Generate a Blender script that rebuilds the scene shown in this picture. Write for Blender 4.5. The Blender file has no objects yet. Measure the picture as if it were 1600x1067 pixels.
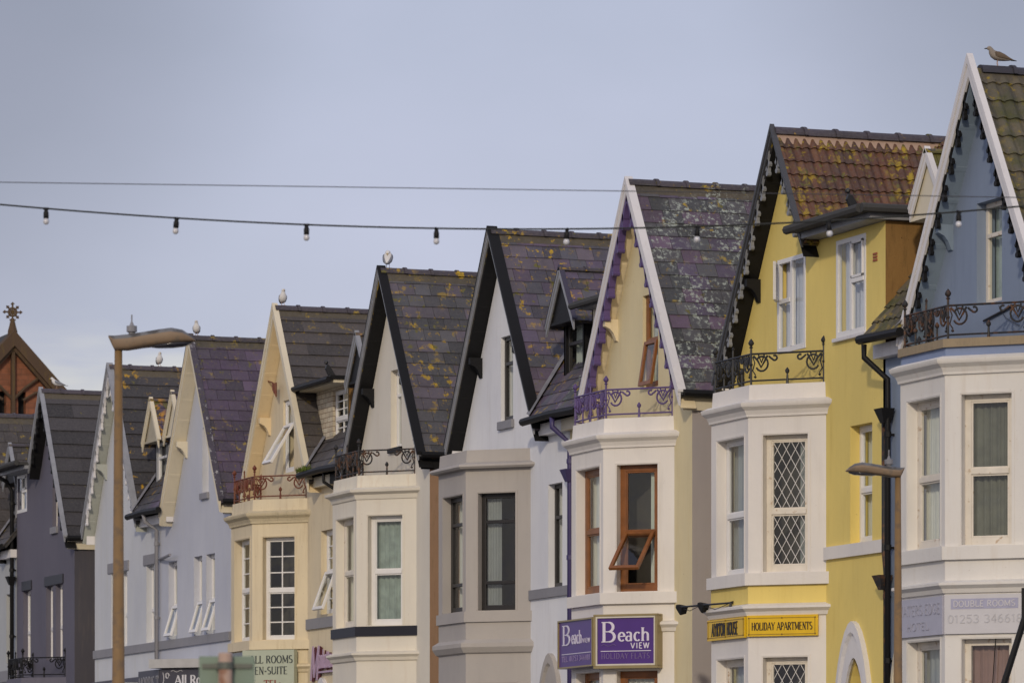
import bpy, bmesh, math, random
from mathutils import Vector, Matrix
from mathutils.geometry import tessellate_polygon
R = math.radians
C = bpy.context.scene.collection
S = bpy.context.scene

# ------------------------------------------------------------------ camera
PSI = R(20.148); CAMZ = 1.7
cam = bpy.data.cameras.new('camera'); camo = bpy.data.objects.new('camera', cam); C.objects.link(camo)
cam.sensor_width = 36; cam.lens = 166.5; cam.shift_y = 0.4878
cam.clip_start = 0.5; cam.clip_end = 6000
camo.location = (0, 0, CAMZ); camo.rotation_euler = (R(90), 0, -PSI)
cam.dof.use_dof = True; cam.dof.focus_distance = 64; cam.dof.aperture_fstop = 5.6
S.camera = camo
S.render.resolution_x = 1024; S.render.resolution_y = 682
S.view_settings.view_transform = 'Standard'; S.view_settings.look = 'None'
S.view_settings.exposure = 0.19; S.view_settings.gamma = 1.0
S.cycles.max_bounces = 6; S.cycles.transparent_max_bounces = 12

# ------------------------------------------------------------------ light
SUN_AZ = 60.0     # degrees from -X towards -Y
SUN_EL = 21.0
sun_dir = Vector((-math.cos(R(SUN_AZ)) * math.cos(R(SUN_EL)), -math.sin(R(SUN_AZ)) * math.cos(R(SUN_EL)), math.sin(R(SUN_EL))))
W = bpy.data.worlds.new('World'); S.world = W; W.use_nodes = True
nt = W.node_tree; nt.nodes.clear(); L = nt.links
def wn(t, **k):
    n = nt.nodes.new(t)
    for a, b in k.items(): setattr(n, a, b)
    return n
out = wn('ShaderNodeOutputWorld'); bg = wn('ShaderNodeBackground'); bg.inputs['Strength'].default_value = 0.10
sky = wn('ShaderNodeTexSky', sky_type='NISHITA', sun_disc=False)
sky.sun_elevation = R(SUN_EL); sky.sun_rotation = math.atan2(sun_dir.x, sun_dir.y)
sky.air_density = 1.2; sky.dust_density = 2.5
tc = wn('ShaderNodeTexCoord'); mp = wn('ShaderNodeMapping'); mp.inputs['Scale'].default_value = (6, 6, 12)
nz = wn('ShaderNodeTexNoise'); nz.inputs['Scale'].default_value = 1.1; nz.inputs['Detail'].default_value = 5; nz.inputs['Roughness'].default_value = .5
L.new(tc.outputs['Generated'], mp.inputs['Vector']); L.new(mp.outputs['Vector'], nz.inputs['Vector'])
rmp = wn('ShaderNodeValToRGB'); rmp.color_ramp.elements[0].position = .30; rmp.color_ramp.elements[1].position = .72
rmp.color_ramp.elements[0].color = (4.0, 4.2, 5.5, 1); rmp.color_ramp.elements[1].color = (4.95, 5.03, 6.65, 1)
L.new(nz.outputs['Fac'], rmp.inputs['Fac'])
# low cloud banks near the horizon
mp2 = wn('ShaderNodeMapping'); mp2.inputs['Scale'].default_value = (16, 16, 70)
nz2 = wn('ShaderNodeTexNoise'); nz2.inputs['Scale'].default_value = 1.0; nz2.inputs['Detail'].default_value = 4
L.new(tc.outputs['Generated'], mp2.inputs['Vector']); L.new(mp2.outputs['Vector'], nz2.inputs['Vector'])
cr2 = wn('ShaderNodeValToRGB'); cr2.color_ramp.elements[0].position = .44; cr2.color_ramp.elements[1].position = .60
L.new(nz2.outputs['Fac'], cr2.inputs['Fac'])
sx = wn('ShaderNodeSeparateXYZ'); L.new(tc.outputs['Generated'], sx.inputs['Vector'])
mr = wn('ShaderNodeMapRange'); mr.inputs['From Min'].default_value = .112; mr.inputs['From Max'].default_value = .100
L.new(sx.outputs['Z'], mr.inputs['Value'])
mm = wn('ShaderNodeMath', operation='MULTIPLY'); L.new(cr2.outputs['Color'], mm.inputs[0]); L.new(mr.outputs['Result'], mm.inputs[1])
mm2 = wn('ShaderNodeMath', operation='MULTIPLY'); mm2.inputs[1].default_value = .95; L.new(mm.outputs[0], mm2.inputs[0])
mx2 = wn('ShaderNodeMixRGB'); L.new(mm2.outputs[0], mx2.inputs['Fac']); L.new(rmp.outputs['Color'], mx2.inputs['Color1']); mx2.inputs['Color2'].default_value = (6.6, 6.4, 6.3, 1)
mx = wn('ShaderNodeMixRGB'); mx.inputs['Fac'].default_value = .80
L.new(sky.outputs['Color'], mx.inputs['Color1']); L.new(mx2.outputs['Color'], mx.inputs['Color2'])
# corner vignette put into the sky colour: darker patches left and right
cur = mx.outputs['Color']
for az_, el_, rad_, dk in ((12.3, 10.8, 6.0, .66), (27.8, 11.2, 5.5, .72), (13.5, 4.5, 3.5, .95)):
    vn = wn('ShaderNodeVectorMath', operation='DOT_PRODUCT'); L.new(tc.outputs['Generated'], vn.inputs[0])
    vn.inputs[1].default_value = (math.sin(R(az_)) * math.cos(R(el_)), math.cos(R(az_)) * math.cos(R(el_)), math.sin(R(el_)))
    gr = wn('ShaderNodeMapRange', interpolation_type='SMOOTHSTEP'); gr.inputs['From Min'].default_value = math.cos(R(rad_)); gr.inputs['From Max'].default_value = 1; gr.inputs['To Min'].default_value = 1; gr.inputs['To Max'].default_value = dk
    L.new(vn.outputs['Value'], gr.inputs['Value'])
    sc_ = wn('ShaderNodeVectorMath', operation='SCALE'); L.new(cur, sc_.inputs[0]); L.new(gr.outputs['Result'], sc_.inputs['Scale']); cur = sc_.outputs['Vector']
L.new(cur, bg.inputs['Color']); L.new(bg.outputs['Background'], out.inputs['Surface'])
sl = bpy.data.lights.new('sun', 'SUN'); so = bpy.data.objects.new('sun', sl); C.objects.link(so)
sl.energy = 1.35; sl.angle = R(2.5); sl.color = (1.0, .86, .66)
so.rotation_euler = sun_dir.to_track_quat('Z', 'Y').to_euler()

# ------------------------------------------------------------------ materials
MATS = {}
def _mat(name):
    m = bpy.data.materials.new(name); m.use_nodes = True
    n = m.node_tree; b = n.nodes['Principled BSDF']; return m, n, b
def _n(n, t, **k):
    x = n.nodes.new(t)
    for a, b in k.items(): setattr(x, a, b)
    return x
def paint(name, col, rough=.75, stain=(.30, .24, .17), amt=.22, scale=1.0, bump=.15, spec=.3):
    """rendered / painted wall: broad tone drift, vertical streaks, small spots"""
    if name in MATS: return MATS[name]
    m, n, b = _mat(name); l = n.links
    g = _n(n, 'ShaderNodeNewGeometry')
    def tex(sc, s3, det=4, rough=.6):
        mp = _n(n, 'ShaderNodeMapping'); mp.inputs['Scale'].default_value = s3
        t = _n(n, 'ShaderNodeTexNoise'); t.inputs['Scale'].default_value = sc; t.inputs['Detail'].default_value = det; t.inputs['Roughness'].default_value = rough
        l.new(g.outputs['Position'], mp.inputs['Vector']); l.new(mp.outputs['Vector'], t.inputs['Vector']); return t
    def ramp(src, a, bb, va=0., vb=1.):
        r = _n(n, 'ShaderNodeMapRange'); r.inputs['From Min'].default_value = a; r.inputs['From Max'].default_value = bb
        r.inputs['To Min'].default_value = va; r.inputs['To Max'].default_value = vb
        l.new(src.outputs[0], r.inputs['Value']); return r
    t1 = tex(.8 * scale, (1, 1, .6)); t2 = tex(3.2 * scale, (2.2, 2.2, .28), 5, .7); t3 = tex(22 * scale, (1, 1, 1), 3)
    c1 = _n(n, 'ShaderNodeMixRGB', blend_type='MULTIPLY'); c1.inputs['Color1'].default_value = (*col, 1)
    k = _n(n, 'ShaderNodeMixRGB'); k.inputs['Color1'].default_value = (.90, .90, .92, 1); k.inputs['Color2'].default_value = (1.06, 1.05, 1.03, 1)
    l.new(ramp(t1, .3, .7).outputs[0], k.inputs['Fac']); l.new(k.outputs[0], c1.inputs['Color2']); c1.inputs['Fac'].default_value = 1
    c2 = _n(n, 'ShaderNodeMixRGB'); l.new(c1.outputs[0], c2.inputs['Color1']); c2.inputs['Color2'].default_value = (*stain, 1)
    l.new(ramp(t2, .54, .84, 0, amt * .8).outputs[0], c2.inputs['Fac'])
    c3 = _n(n, 'ShaderNodeMixRGB'); l.new(c2.outputs[0], c3.inputs['Color1']); c3.inputs['Color2'].default_value = (*[x * .5 for x in stain], 1)
    l.new(ramp(t3, .68, .80, 0, amt * 1.4).outputs[0], c3.inputs['Fac'])
    t5 = tex(1.0, (8, 8, .32), 6, .75); t6 = tex(.55, (1, 1, 1), 3); gate = ramp(t6, .48, .68); c4 = _n(n, 'ShaderNodeMixRGB'); l.new(c3.outputs[0], c4.inputs['Color1']); c4.inputs['Color2'].default_value = (*[x * .75 for x in stain], 1)
    gm_ = _n(n, 'ShaderNodeMath', operation='MULTIPLY'); l.new(ramp(t5, .50, .80, 0, .12 + amt * .6).outputs[0], gm_.inputs[0]); l.new(gate.outputs[0], gm_.inputs[1]); l.new(gm_.outputs[0], c4.inputs['Fac'])
    l.new(c4.outputs[0], b.inputs['Base Color'])
    b.inputs['Roughness'].default_value = rough; b.inputs['Specular IOR Level'].default_value = spec
    bp = _n(n, 'ShaderNodeBump'); bp.inputs['Strength'].default_value = bump; bp.inputs['Distance'].default_value = .02
    t4 = tex(9 * scale, (1, 1, 1), 6, .65); l.new(t4.outputs[0], bp.inputs['Height']); l.new(bp.outputs[0], b.inputs['Normal'])
    MATS[name] = m; return m
def plain(name, col, rough=.5, metal=0, var=.12, spec=.4):
    if name in MATS: return MATS[name]
    m, n, b = _mat(name); l = n.links
    g = _n(n, 'ShaderNodeNewGeometry'); t = _n(n, 'ShaderNodeTexNoise'); t.inputs['Scale'].default_value = 7; t.inputs['Detail'].default_value = 4
    l.new(g.outputs['Position'], t.inputs['Vector'])
    mixn = _n(n, 'ShaderNodeMixRGB'); mixn.inputs['Color1'].default_value = (*[c * (1 - var * 1.5) for c in col], 1); mixn.inputs['Color2'].default_value = (*[min(1, c * (1 + var)) for c in col], 1)
    l.new(t.outputs[0], mixn.inputs['Fac']); l.new(mixn.outputs[0], b.inputs['Base Color'])
    b.inputs['Roughness'].default_value = rough; b.inputs['Metallic'].default_value = metal; b.inputs['Specular IOR Level'].default_value = spec
    MATS[name] = m; return m
def rusty(name, col, rust=(.16, .05, .02), amt=.5):
    m = plain(name, col, .6); n = m.node_tree; l = n.links; b = n.nodes['Principled BSDF']
    src = b.inputs['Base Color'].links[0].from_socket
    g = _n(n, 'ShaderNodeNewGeometry'); t = _n(n, 'ShaderNodeTexNoise'); t.inputs['Scale'].default_value = 11; t.inputs['Detail'].default_value = 5
    l.new(g.outputs['Position'], t.inputs['Vector'])
    r = _n(n, 'ShaderNodeMapRange'); r.inputs['From Min'].default_value = .62 - amt * .3; r.inputs['From Max'].default_value = .72 - amt * .2; l.new(t.outputs[0], r.inputs['Value'])
    mx = _n(n, 'ShaderNodeMixRGB'); l.new(r.outputs[0], mx.inputs['Fac']); l.new(src, mx.inputs['Color1']); mx.inputs['Color2'].default_value = (*rust, 1)
    l.new(mx.outputs[0], b.inputs['Base Color']); return m
def roofmat(name, lich=(.42, .27, .02), la=.60, lb=.66, white=0., rough=.62, moss=0., grime=.5, seed=0):
    """per-slate tint from the mesh, with lichen patches"""
    if name in MATS: return MATS[name]
    m, n, b = _mat(name); l = n.links
    g = _n(n, 'ShaderNodeNewGeometry'); a = _n(n, 'ShaderNodeVertexColor', layer_name='tint')
    def tex(sc, det, rough=.6, off=0.):
        mp = _n(n, 'ShaderNodeMapping'); mp.inputs['Location'].default_value = (seed * 3.1 + off, seed * 7.7, off)
        t = _n(n, 'ShaderNodeTexNoise'); t.inputs['Scale'].default_value = sc; t.inputs['Detail'].default_value = det; t.inputs['Roughness'].default_value = rough
        l.new(g.outputs['Position'], mp.inputs['Vector']); l.new(mp.outputs['Vector'], t.inputs['Vector']); return t
    def rg(t, lo, hi, x=0., y=1.):
        r = _n(n, 'ShaderNodeMapRange'); r.inputs['From Min'].default_value = lo; r.inputs['From Max'].default_value = hi
        r.inputs['To Min'].default_value = x; r.inputs['To Max'].default_value = y; l.new(t.outputs[0], r.inputs['Value']); return r
    def mul(p, q):
        x = _n(n, 'ShaderNodeMath', operation='MULTIPLY'); l.new(p.outputs[0], x.inputs[0]); l.new(q.outputs[0], x.inputs[1]); return x
    cur = a.outputs['Color']
    def over(cur, fac, col, bt='MIX'):
        x = _n(n, 'ShaderNodeMixRGB', blend_type=bt); l.new(fac.outputs[0], x.inputs['Fac']); l.new(cur, x.inputs['Color1']); x.inputs['Color2'].default_value = (*col, 1); return x.outputs[0]
    cur = over(cur, rg(tex(1.6, 5, .7), .42, .68, 0, grime), (.028, .027, .024))
    cur = over(cur, rg(tex(26, 3), .35, .75, 0, .35), (.13, .12, .12))
    big = rg(tex(1.5, 3, .5, 3.), .42, .60)
    sp = rg(tex(6.5, 6, .66, 9.), la - .01, lb + .01)
    cur = over(cur, mul(sp, big), lich)
    sp2 = rg(tex(13, 5, .6, 21.), la + .07, lb + .08)
    cur = over(cur, sp2, tuple(x * .8 for x in lich))
    sp4 = rg(tex(8, 5, .6, 33.), la + .045, lb + .045)
    cur = over(cur, sp4, (.12, .11, .03))
    if white:
        v = rg(tex(1.1, 2, .5, 40.), .45, .58); w = rg(tex(15, 6, .7, 5.), .60 - white * .06, .66 - white * .04)
        cur = over(cur, mul(w, v), (.33, .37, .33))
    if moss:
        v = rg(tex(2.2, 4, .6, 50.), .50, .62, 0, moss); cur = over(cur, v, (.055, .06, .018))
    l.new(cur, b.inputs['Base Color'])
    b.inputs['Roughness'].default_value = rough; b.inputs['Specular IOR Level'].default_value = .35
    bp = _n(n, 'ShaderNodeBump'); bp.inputs['Strength'].default_value = .35; bp.inputs['Distance'].default_value = .015
    l.new(tex(30, 4).outputs[0], bp.inputs['Height']); l.new(bp.outputs[0], b.inputs['Normal'])
    MATS[name] = m; return m
def glass(name='glass', tint=(.93, .96, .95), f0=.065):
    """thin pane: clear, with an angle-dependent sheen"""
    if name in MATS: return MATS[name]
    m = bpy.data.materials.new(name); m.use_nodes = True; n = m.node_tree; n.nodes.clear(); l = n.links
    o = _n(n, 'ShaderNodeOutputMaterial'); mx = _n(n, 'ShaderNodeMixShader')
    g = _n(n, 'ShaderNodeNewGeometry'); dt = _n(n, 'ShaderNodeVectorMath', operation='DOT_PRODUCT'); l.new(g.outputs['Incoming'], dt.inputs[0]); l.new(g.outputs['Normal'], dt.inputs[1])
    ab = _n(n, 'ShaderNodeMath', operation='ABSOLUTE'); l.new(dt.outputs['Value'], ab.inputs[0])
    sb = _n(n, 'ShaderNodeMath', operation='SUBTRACT'); sb.inputs[0].default_value = 1; l.new(ab.outputs[0], sb.inputs[1])
    pw = _n(n, 'ShaderNodeMath', operation='POWER'); pw.inputs[1].default_value = 4.5; l.new(sb.outputs[0], pw.inputs[0])
    mr = _n(n, 'ShaderNodeMapRange'); mr.inputs['To Min'].default_value = f0; mr.inputs['To Max'].default_value = 1; l.new(pw.outputs[0], mr.inputs['Value'])
    t = _n(n, 'ShaderNodeBsdfTransparent'); t.inputs['Color'].default_value = (*tint, 1)
    gl = _n(n, 'ShaderNodeBsdfGlossy'); gl.inputs['Roughness'].default_value = .04
    tx = _n(n, 'ShaderNodeTexNoise'); tx.inputs['Scale'].default_value = 2.5
    l.new(g.outputs['Position'], tx.inputs['Vector']); bp = _n(n, 'ShaderNodeBump'); bp.inputs['Strength'].default_value = .15; bp.inputs['Distance'].default_value = .02
    l.new(tx.outputs[0], bp.inputs['Height']); l.new(bp.outputs[0], gl.inputs['Normal'])
    l.new(mr.outputs[0], mx.inputs[0]); l.new(t.outputs[0], mx.inputs[1]); l.new(gl.outputs[0], mx.inputs[2]); l.new(mx.outputs[0], o.inputs['Surface'])
    MATS[name] = m; return m
def brickmat(name, c1, c2, mortar, sx=.22, sy=.075):
    if name in MATS: return MATS[name]
    m, n, b = _mat(name); l = n.links
    g = _n(n, 'ShaderNodeNewGeometry'); s = _n(n, 'ShaderNodeSeparateXYZ'); l.new(g.outputs['Position'], s.inputs[0])
    ad = _n(n, 'ShaderNodeMath', operation='ADD'); l.new(s.outputs['X'], ad.inputs[0]); l.new(s.outputs['Y'], ad.inputs[1])
    cb = _n(n, 'ShaderNodeCombineXYZ'); l.new(ad.outputs[0], cb.inputs['X']); l.new(s.outputs['Z'], cb.inputs['Y'])
    br = _n(n, 'ShaderNodeTexBrick'); br.inputs['Scale'].default_value = 1; br.inputs['Brick Width'].default_value = sx; br.inputs['Row Height'].default_value = sy
    br.inputs['Mortar Size'].default_value = .006; br.inputs['Color1'].default_value = (*c1, 1); br.inputs['Color2'].default_value = (*c2, 1); br.inputs['Mortar'].default_value = (*mortar, 1)
    l.new(cb.outputs[0], br.inputs['Vector'])
    t = _n(n, 'ShaderNodeTexNoise'); t.inputs['Scale'].default_value = 6; t.inputs['Detail'].default_value = 5; l.new(g.outputs['Position'], t.inputs['Vector'])
    r = _n(n, 'ShaderNodeMapRange'); r.inputs['From Min'].default_value = .45; r.inputs['From Max'].default_value = .7; r.inputs['To Max'].default_value = .6; l.new(t.outputs[0], r.inputs['Value'])
    x = _n(n, 'ShaderNodeMixRGB'); l.new(r.outputs[0], x.inputs['Fac']); l.new(br.outputs['Color'], x.inputs['Color1']); x.inputs['Color2'].default_value = (*[k * .45 for k in c1], 1)
    l.new(x.outputs[0], b.inputs['Base Color']); b.inputs['Roughness'].default_value = .9
    bp = _n(n, 'ShaderNodeBump'); bp.inputs['Strength'].default_value = .6; bp.inputs['Distance'].default_value = .01; l.new(br.outputs['Fac'], bp.inputs['Height']); bp.invert = True; l.new(bp.outputs[0], b.inputs['Normal'])
    MATS[name] = m; return m

# ------------------------------------------------------------------ mesh builder
class MB:
    def __init__(s): s.v = []; s.f = []; s.m = []; s.c = []; s.col = (1, 1, 1); s.mi = 0; s.sm = []; s.smooth = False
    def vert(s, p): s.v.append(tuple(p)); s.c.append(s.col); return len(s.v) - 1
    def face(s, ids): s.f.append(tuple(ids)); s.m.append(s.mi); s.sm.append(s.smooth)
    def quad(s, a, b, c, d): s.face([s.vert(a), s.vert(b), s.vert(c), s.vert(d)])
    def hexa(s, p):     # 8 points: bottom loop 0-3, top loop 4-7
        i = [s.vert(q) for q in p]
        for f in ((3, 2, 1, 0), (4, 5, 6, 7), (0, 1, 5, 4), (1, 2, 6, 5), (2, 3, 7, 6), (3, 0, 4, 7)): s.face([i[k] for k in f])
    def box(s, x0, x1, y0, y1, z0, z1):
        if x0 > x1: x0, x1 = x1, x0
        if y0 > y1: y0, y1 = y1, y0
        s.hexa([(x0, y0, z0), (x1, y0, z0), (x1, y1, z0), (x0, y1, z0), (x0, y0, z1), (x1, y0, z1), (x1, y1, z1), (x0, y1, z1)])
    def bar(s, P0, U, N, u0, u1, z0, z1, d0, d1):
        """box in a wall frame: along U, up, and depth d along -N (inwards)"""
        def p(u, z, d): return P0 + U * u + Vector((0, 0, z)) - N * d
        s.hexa([p(u0, z0, d0), p(u1, z0, d0), p(u1, z0, d1), p(u0, z0, d1), p(u0, z1, d0), p(u1, z1, d0), p(u1, z1, d1), p(u0, z1, d1)])
    def prism(s, pts, off):
        """polygon (3d, planar) extruded by vector off"""
        tris = tessellate_polygon([[Vector(p) for p in pts]])
        a = [s.vert(p) for p in pts]; b = [s.vert(Vector(p) + off) for p in pts]; k = len(pts)
        for t in tris: s.face([a[i] for i in t]); s.face([b[i] for i in reversed(t)])
        for i in range(k): s.face([a[i], a[(i + 1) % k], b[(i + 1) % k], b[i]])
    def panel(s, P0, U, N, outline, holes, depth):
        """flat wall with rectangular openings; reveals run inwards"""
        def p(u, z, d=0.): return P0 + U * u + Vector((0, 0, z)) - N * d
        loops = [[Vector((u, z, 0)) for u, z in outline]] + [[Vector((a, c, 0)), Vector((a, d, 0)), Vector((b, d, 0)), Vector((b, c, 0))] for a, b, c, d in holes]
        flat = [q for lo in loops for q in lo]; ids = [s.vert(p(q.x, q.y)) for q in flat]
        for t in tessellate_polygon(loops): s.face([ids[i] for i in t])
        for a, b, c, d in holes:
            for (u0, z0), (u1, z1) in (((a, c), (a, d)), ((a, d), (b, d)), ((b, d), (b, c)), ((b, c), (a, c))):
                s.quad(p(u0, z0), p(u1, z1), p(u1, z1, depth), p(u0, z0, depth))
    def tube(s, pts, r, n=6, closed=False, cap=True):
        pts = [Vector(p) for p in pts]; rs = r if isinstance(r, (list, tuple)) else [r] * len(pts)
        rings = []; up = Vector((0, 0, 1)); k = len(pts); prev = None
        for i, p in enumerate(pts):
            if closed: d = pts[(i + 1) % k] - pts[i - 1]
            else: d = pts[min(i + 1, k - 1)] - pts[max(i - 1, 0)]
            d.normalize()
            if prev is None:
                a = d.cross(up)
                if a.length < .05: a = d.cross(Vector((1, 0, 0)))
            else:
                a = prev - d * prev.dot(d)
            a.normalize(); prev = a; b = d.cross(a)
            rings.append([s.vert(p + (a * math.cos(2 * math.pi * j / n) + b * math.sin(2 * math.pi * j / n)) * rs[i]) for j in range(n)])
        for i in range(k if closed else k - 1):
            A = rings[i]; B = rings[(i + 1) % k]
            for j in range(n): s.face([A[j], A[(j + 1) % n], B[(j + 1) % n], B[j]])
        if cap and not closed: s.face(list(reversed(rings[0]))); s.face(rings[-1])
    def lathe(s, c, prof, n=10, axis=(0, 0, 1)):
        c = Vector(c); q = Vector((0, 0, 1)).rotation_difference(Vector(axis)); rings = []
        for r, h in prof: rings.append([s.vert(c + q @ Vector((r * math.cos(2 * math.pi * j / n), r * math.sin(2 * math.pi * j / n), h))) for j in range(n)])
        for A, B in zip(rings, rings[1:]):
            for j in range(n): s.face([A[j], A[(j + 1) % n], B[(j + 1) % n], B[j]])
        s.face(list(reversed(rings[0]))); s.face(rings[-1])
    def loft(s, secs, n=12):
        """sections: (centre, ra (vector), rb (vector))"""
        rings = []
        for c, a, b in secs:
            c, a, b = Vector(c), Vector(a), Vector(b)
            rings.append([s.vert(c + a * math.cos(2 * math.pi * j / n) + b * math.sin(2 * math.pi * j / n)) for j in range(n)])
        for A, B in zip(rings, rings[1:]):
            for j in range(n): s.face([A[j], A[(j + 1) % n], B[(j + 1) % n], B[j]])
        s.face(list(reversed(rings[0]))); s.face(rings[-1])
    def sweep(s, rows):
        """rows: list of profile rows, each a list of points along the path"""
        ids = [[s.vert(p) for p in row] for row in rows]
        for A, B in zip(ids, ids[1:]):
            for j in range(len(A) - 1): s.face([A[j], A[j + 1], B[j + 1], B[j]])
    def build(s, name, mats, parent=None, bevel=0, normals=True):
        me = bpy.data.meshes.new(name); me.from_pydata(s.v, [], s.f)
        if not isinstance(mats, (list, tuple)): mats = [mats]
        for m in mats: me.materials.append(m)
        me.polygons.foreach_set('material_index', s.m); me.polygons.foreach_set('use_smooth', s.sm)
        ca = me.color_attributes.new('tint', 'FLOAT_COLOR', 'POINT')
        ca.data.foreach_set('color', [x for c in s.c for x in (*c, 1)])
        if normals:
            bm = bmesh.new(); bm.from_mesh(me); bmesh.ops.recalc_face_normals(bm, faces=bm.faces[:]); bm.to_mesh(me); bm.free()
        me.update()
        o = bpy.data.objects.new(name, me); C.objects.link(o)
        if parent: o.parent = parent
        if bevel:
            b = o.modifiers.new('bevel', 'BEVEL'); b.width = bevel; b.segments = 2; b.limit_method = 'ANGLE'
        return o
def tag(o, label=None, cat=None, group=None, kind=None):
    if label: o['label'] = label
    if cat: o['category'] = cat
    if group: o['group'] = group
    if kind: o['kind'] = kind
    return o
def thing(name, loc, label, cat, group=None, rz=0):
    o = bpy.data.objects.new(name, None); o.empty_display_size = .3; C.objects.link(o)
    o.location = loc; o.rotation_euler = (0, 0, rz); return tag(o, label, cat, group)
V = Vector
# ------------------------------------------------------------------ lettering (own stroke alphabet)
def arc(cx, cy, rx, ry, a0, a1, n=9):
    return [(cx + rx * math.cos(R(a0 + (a1 - a0) * i / n)), cy + ry * math.sin(R(a0 + (a1 - a0) * i / n))) for i in range(n + 1)]
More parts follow.
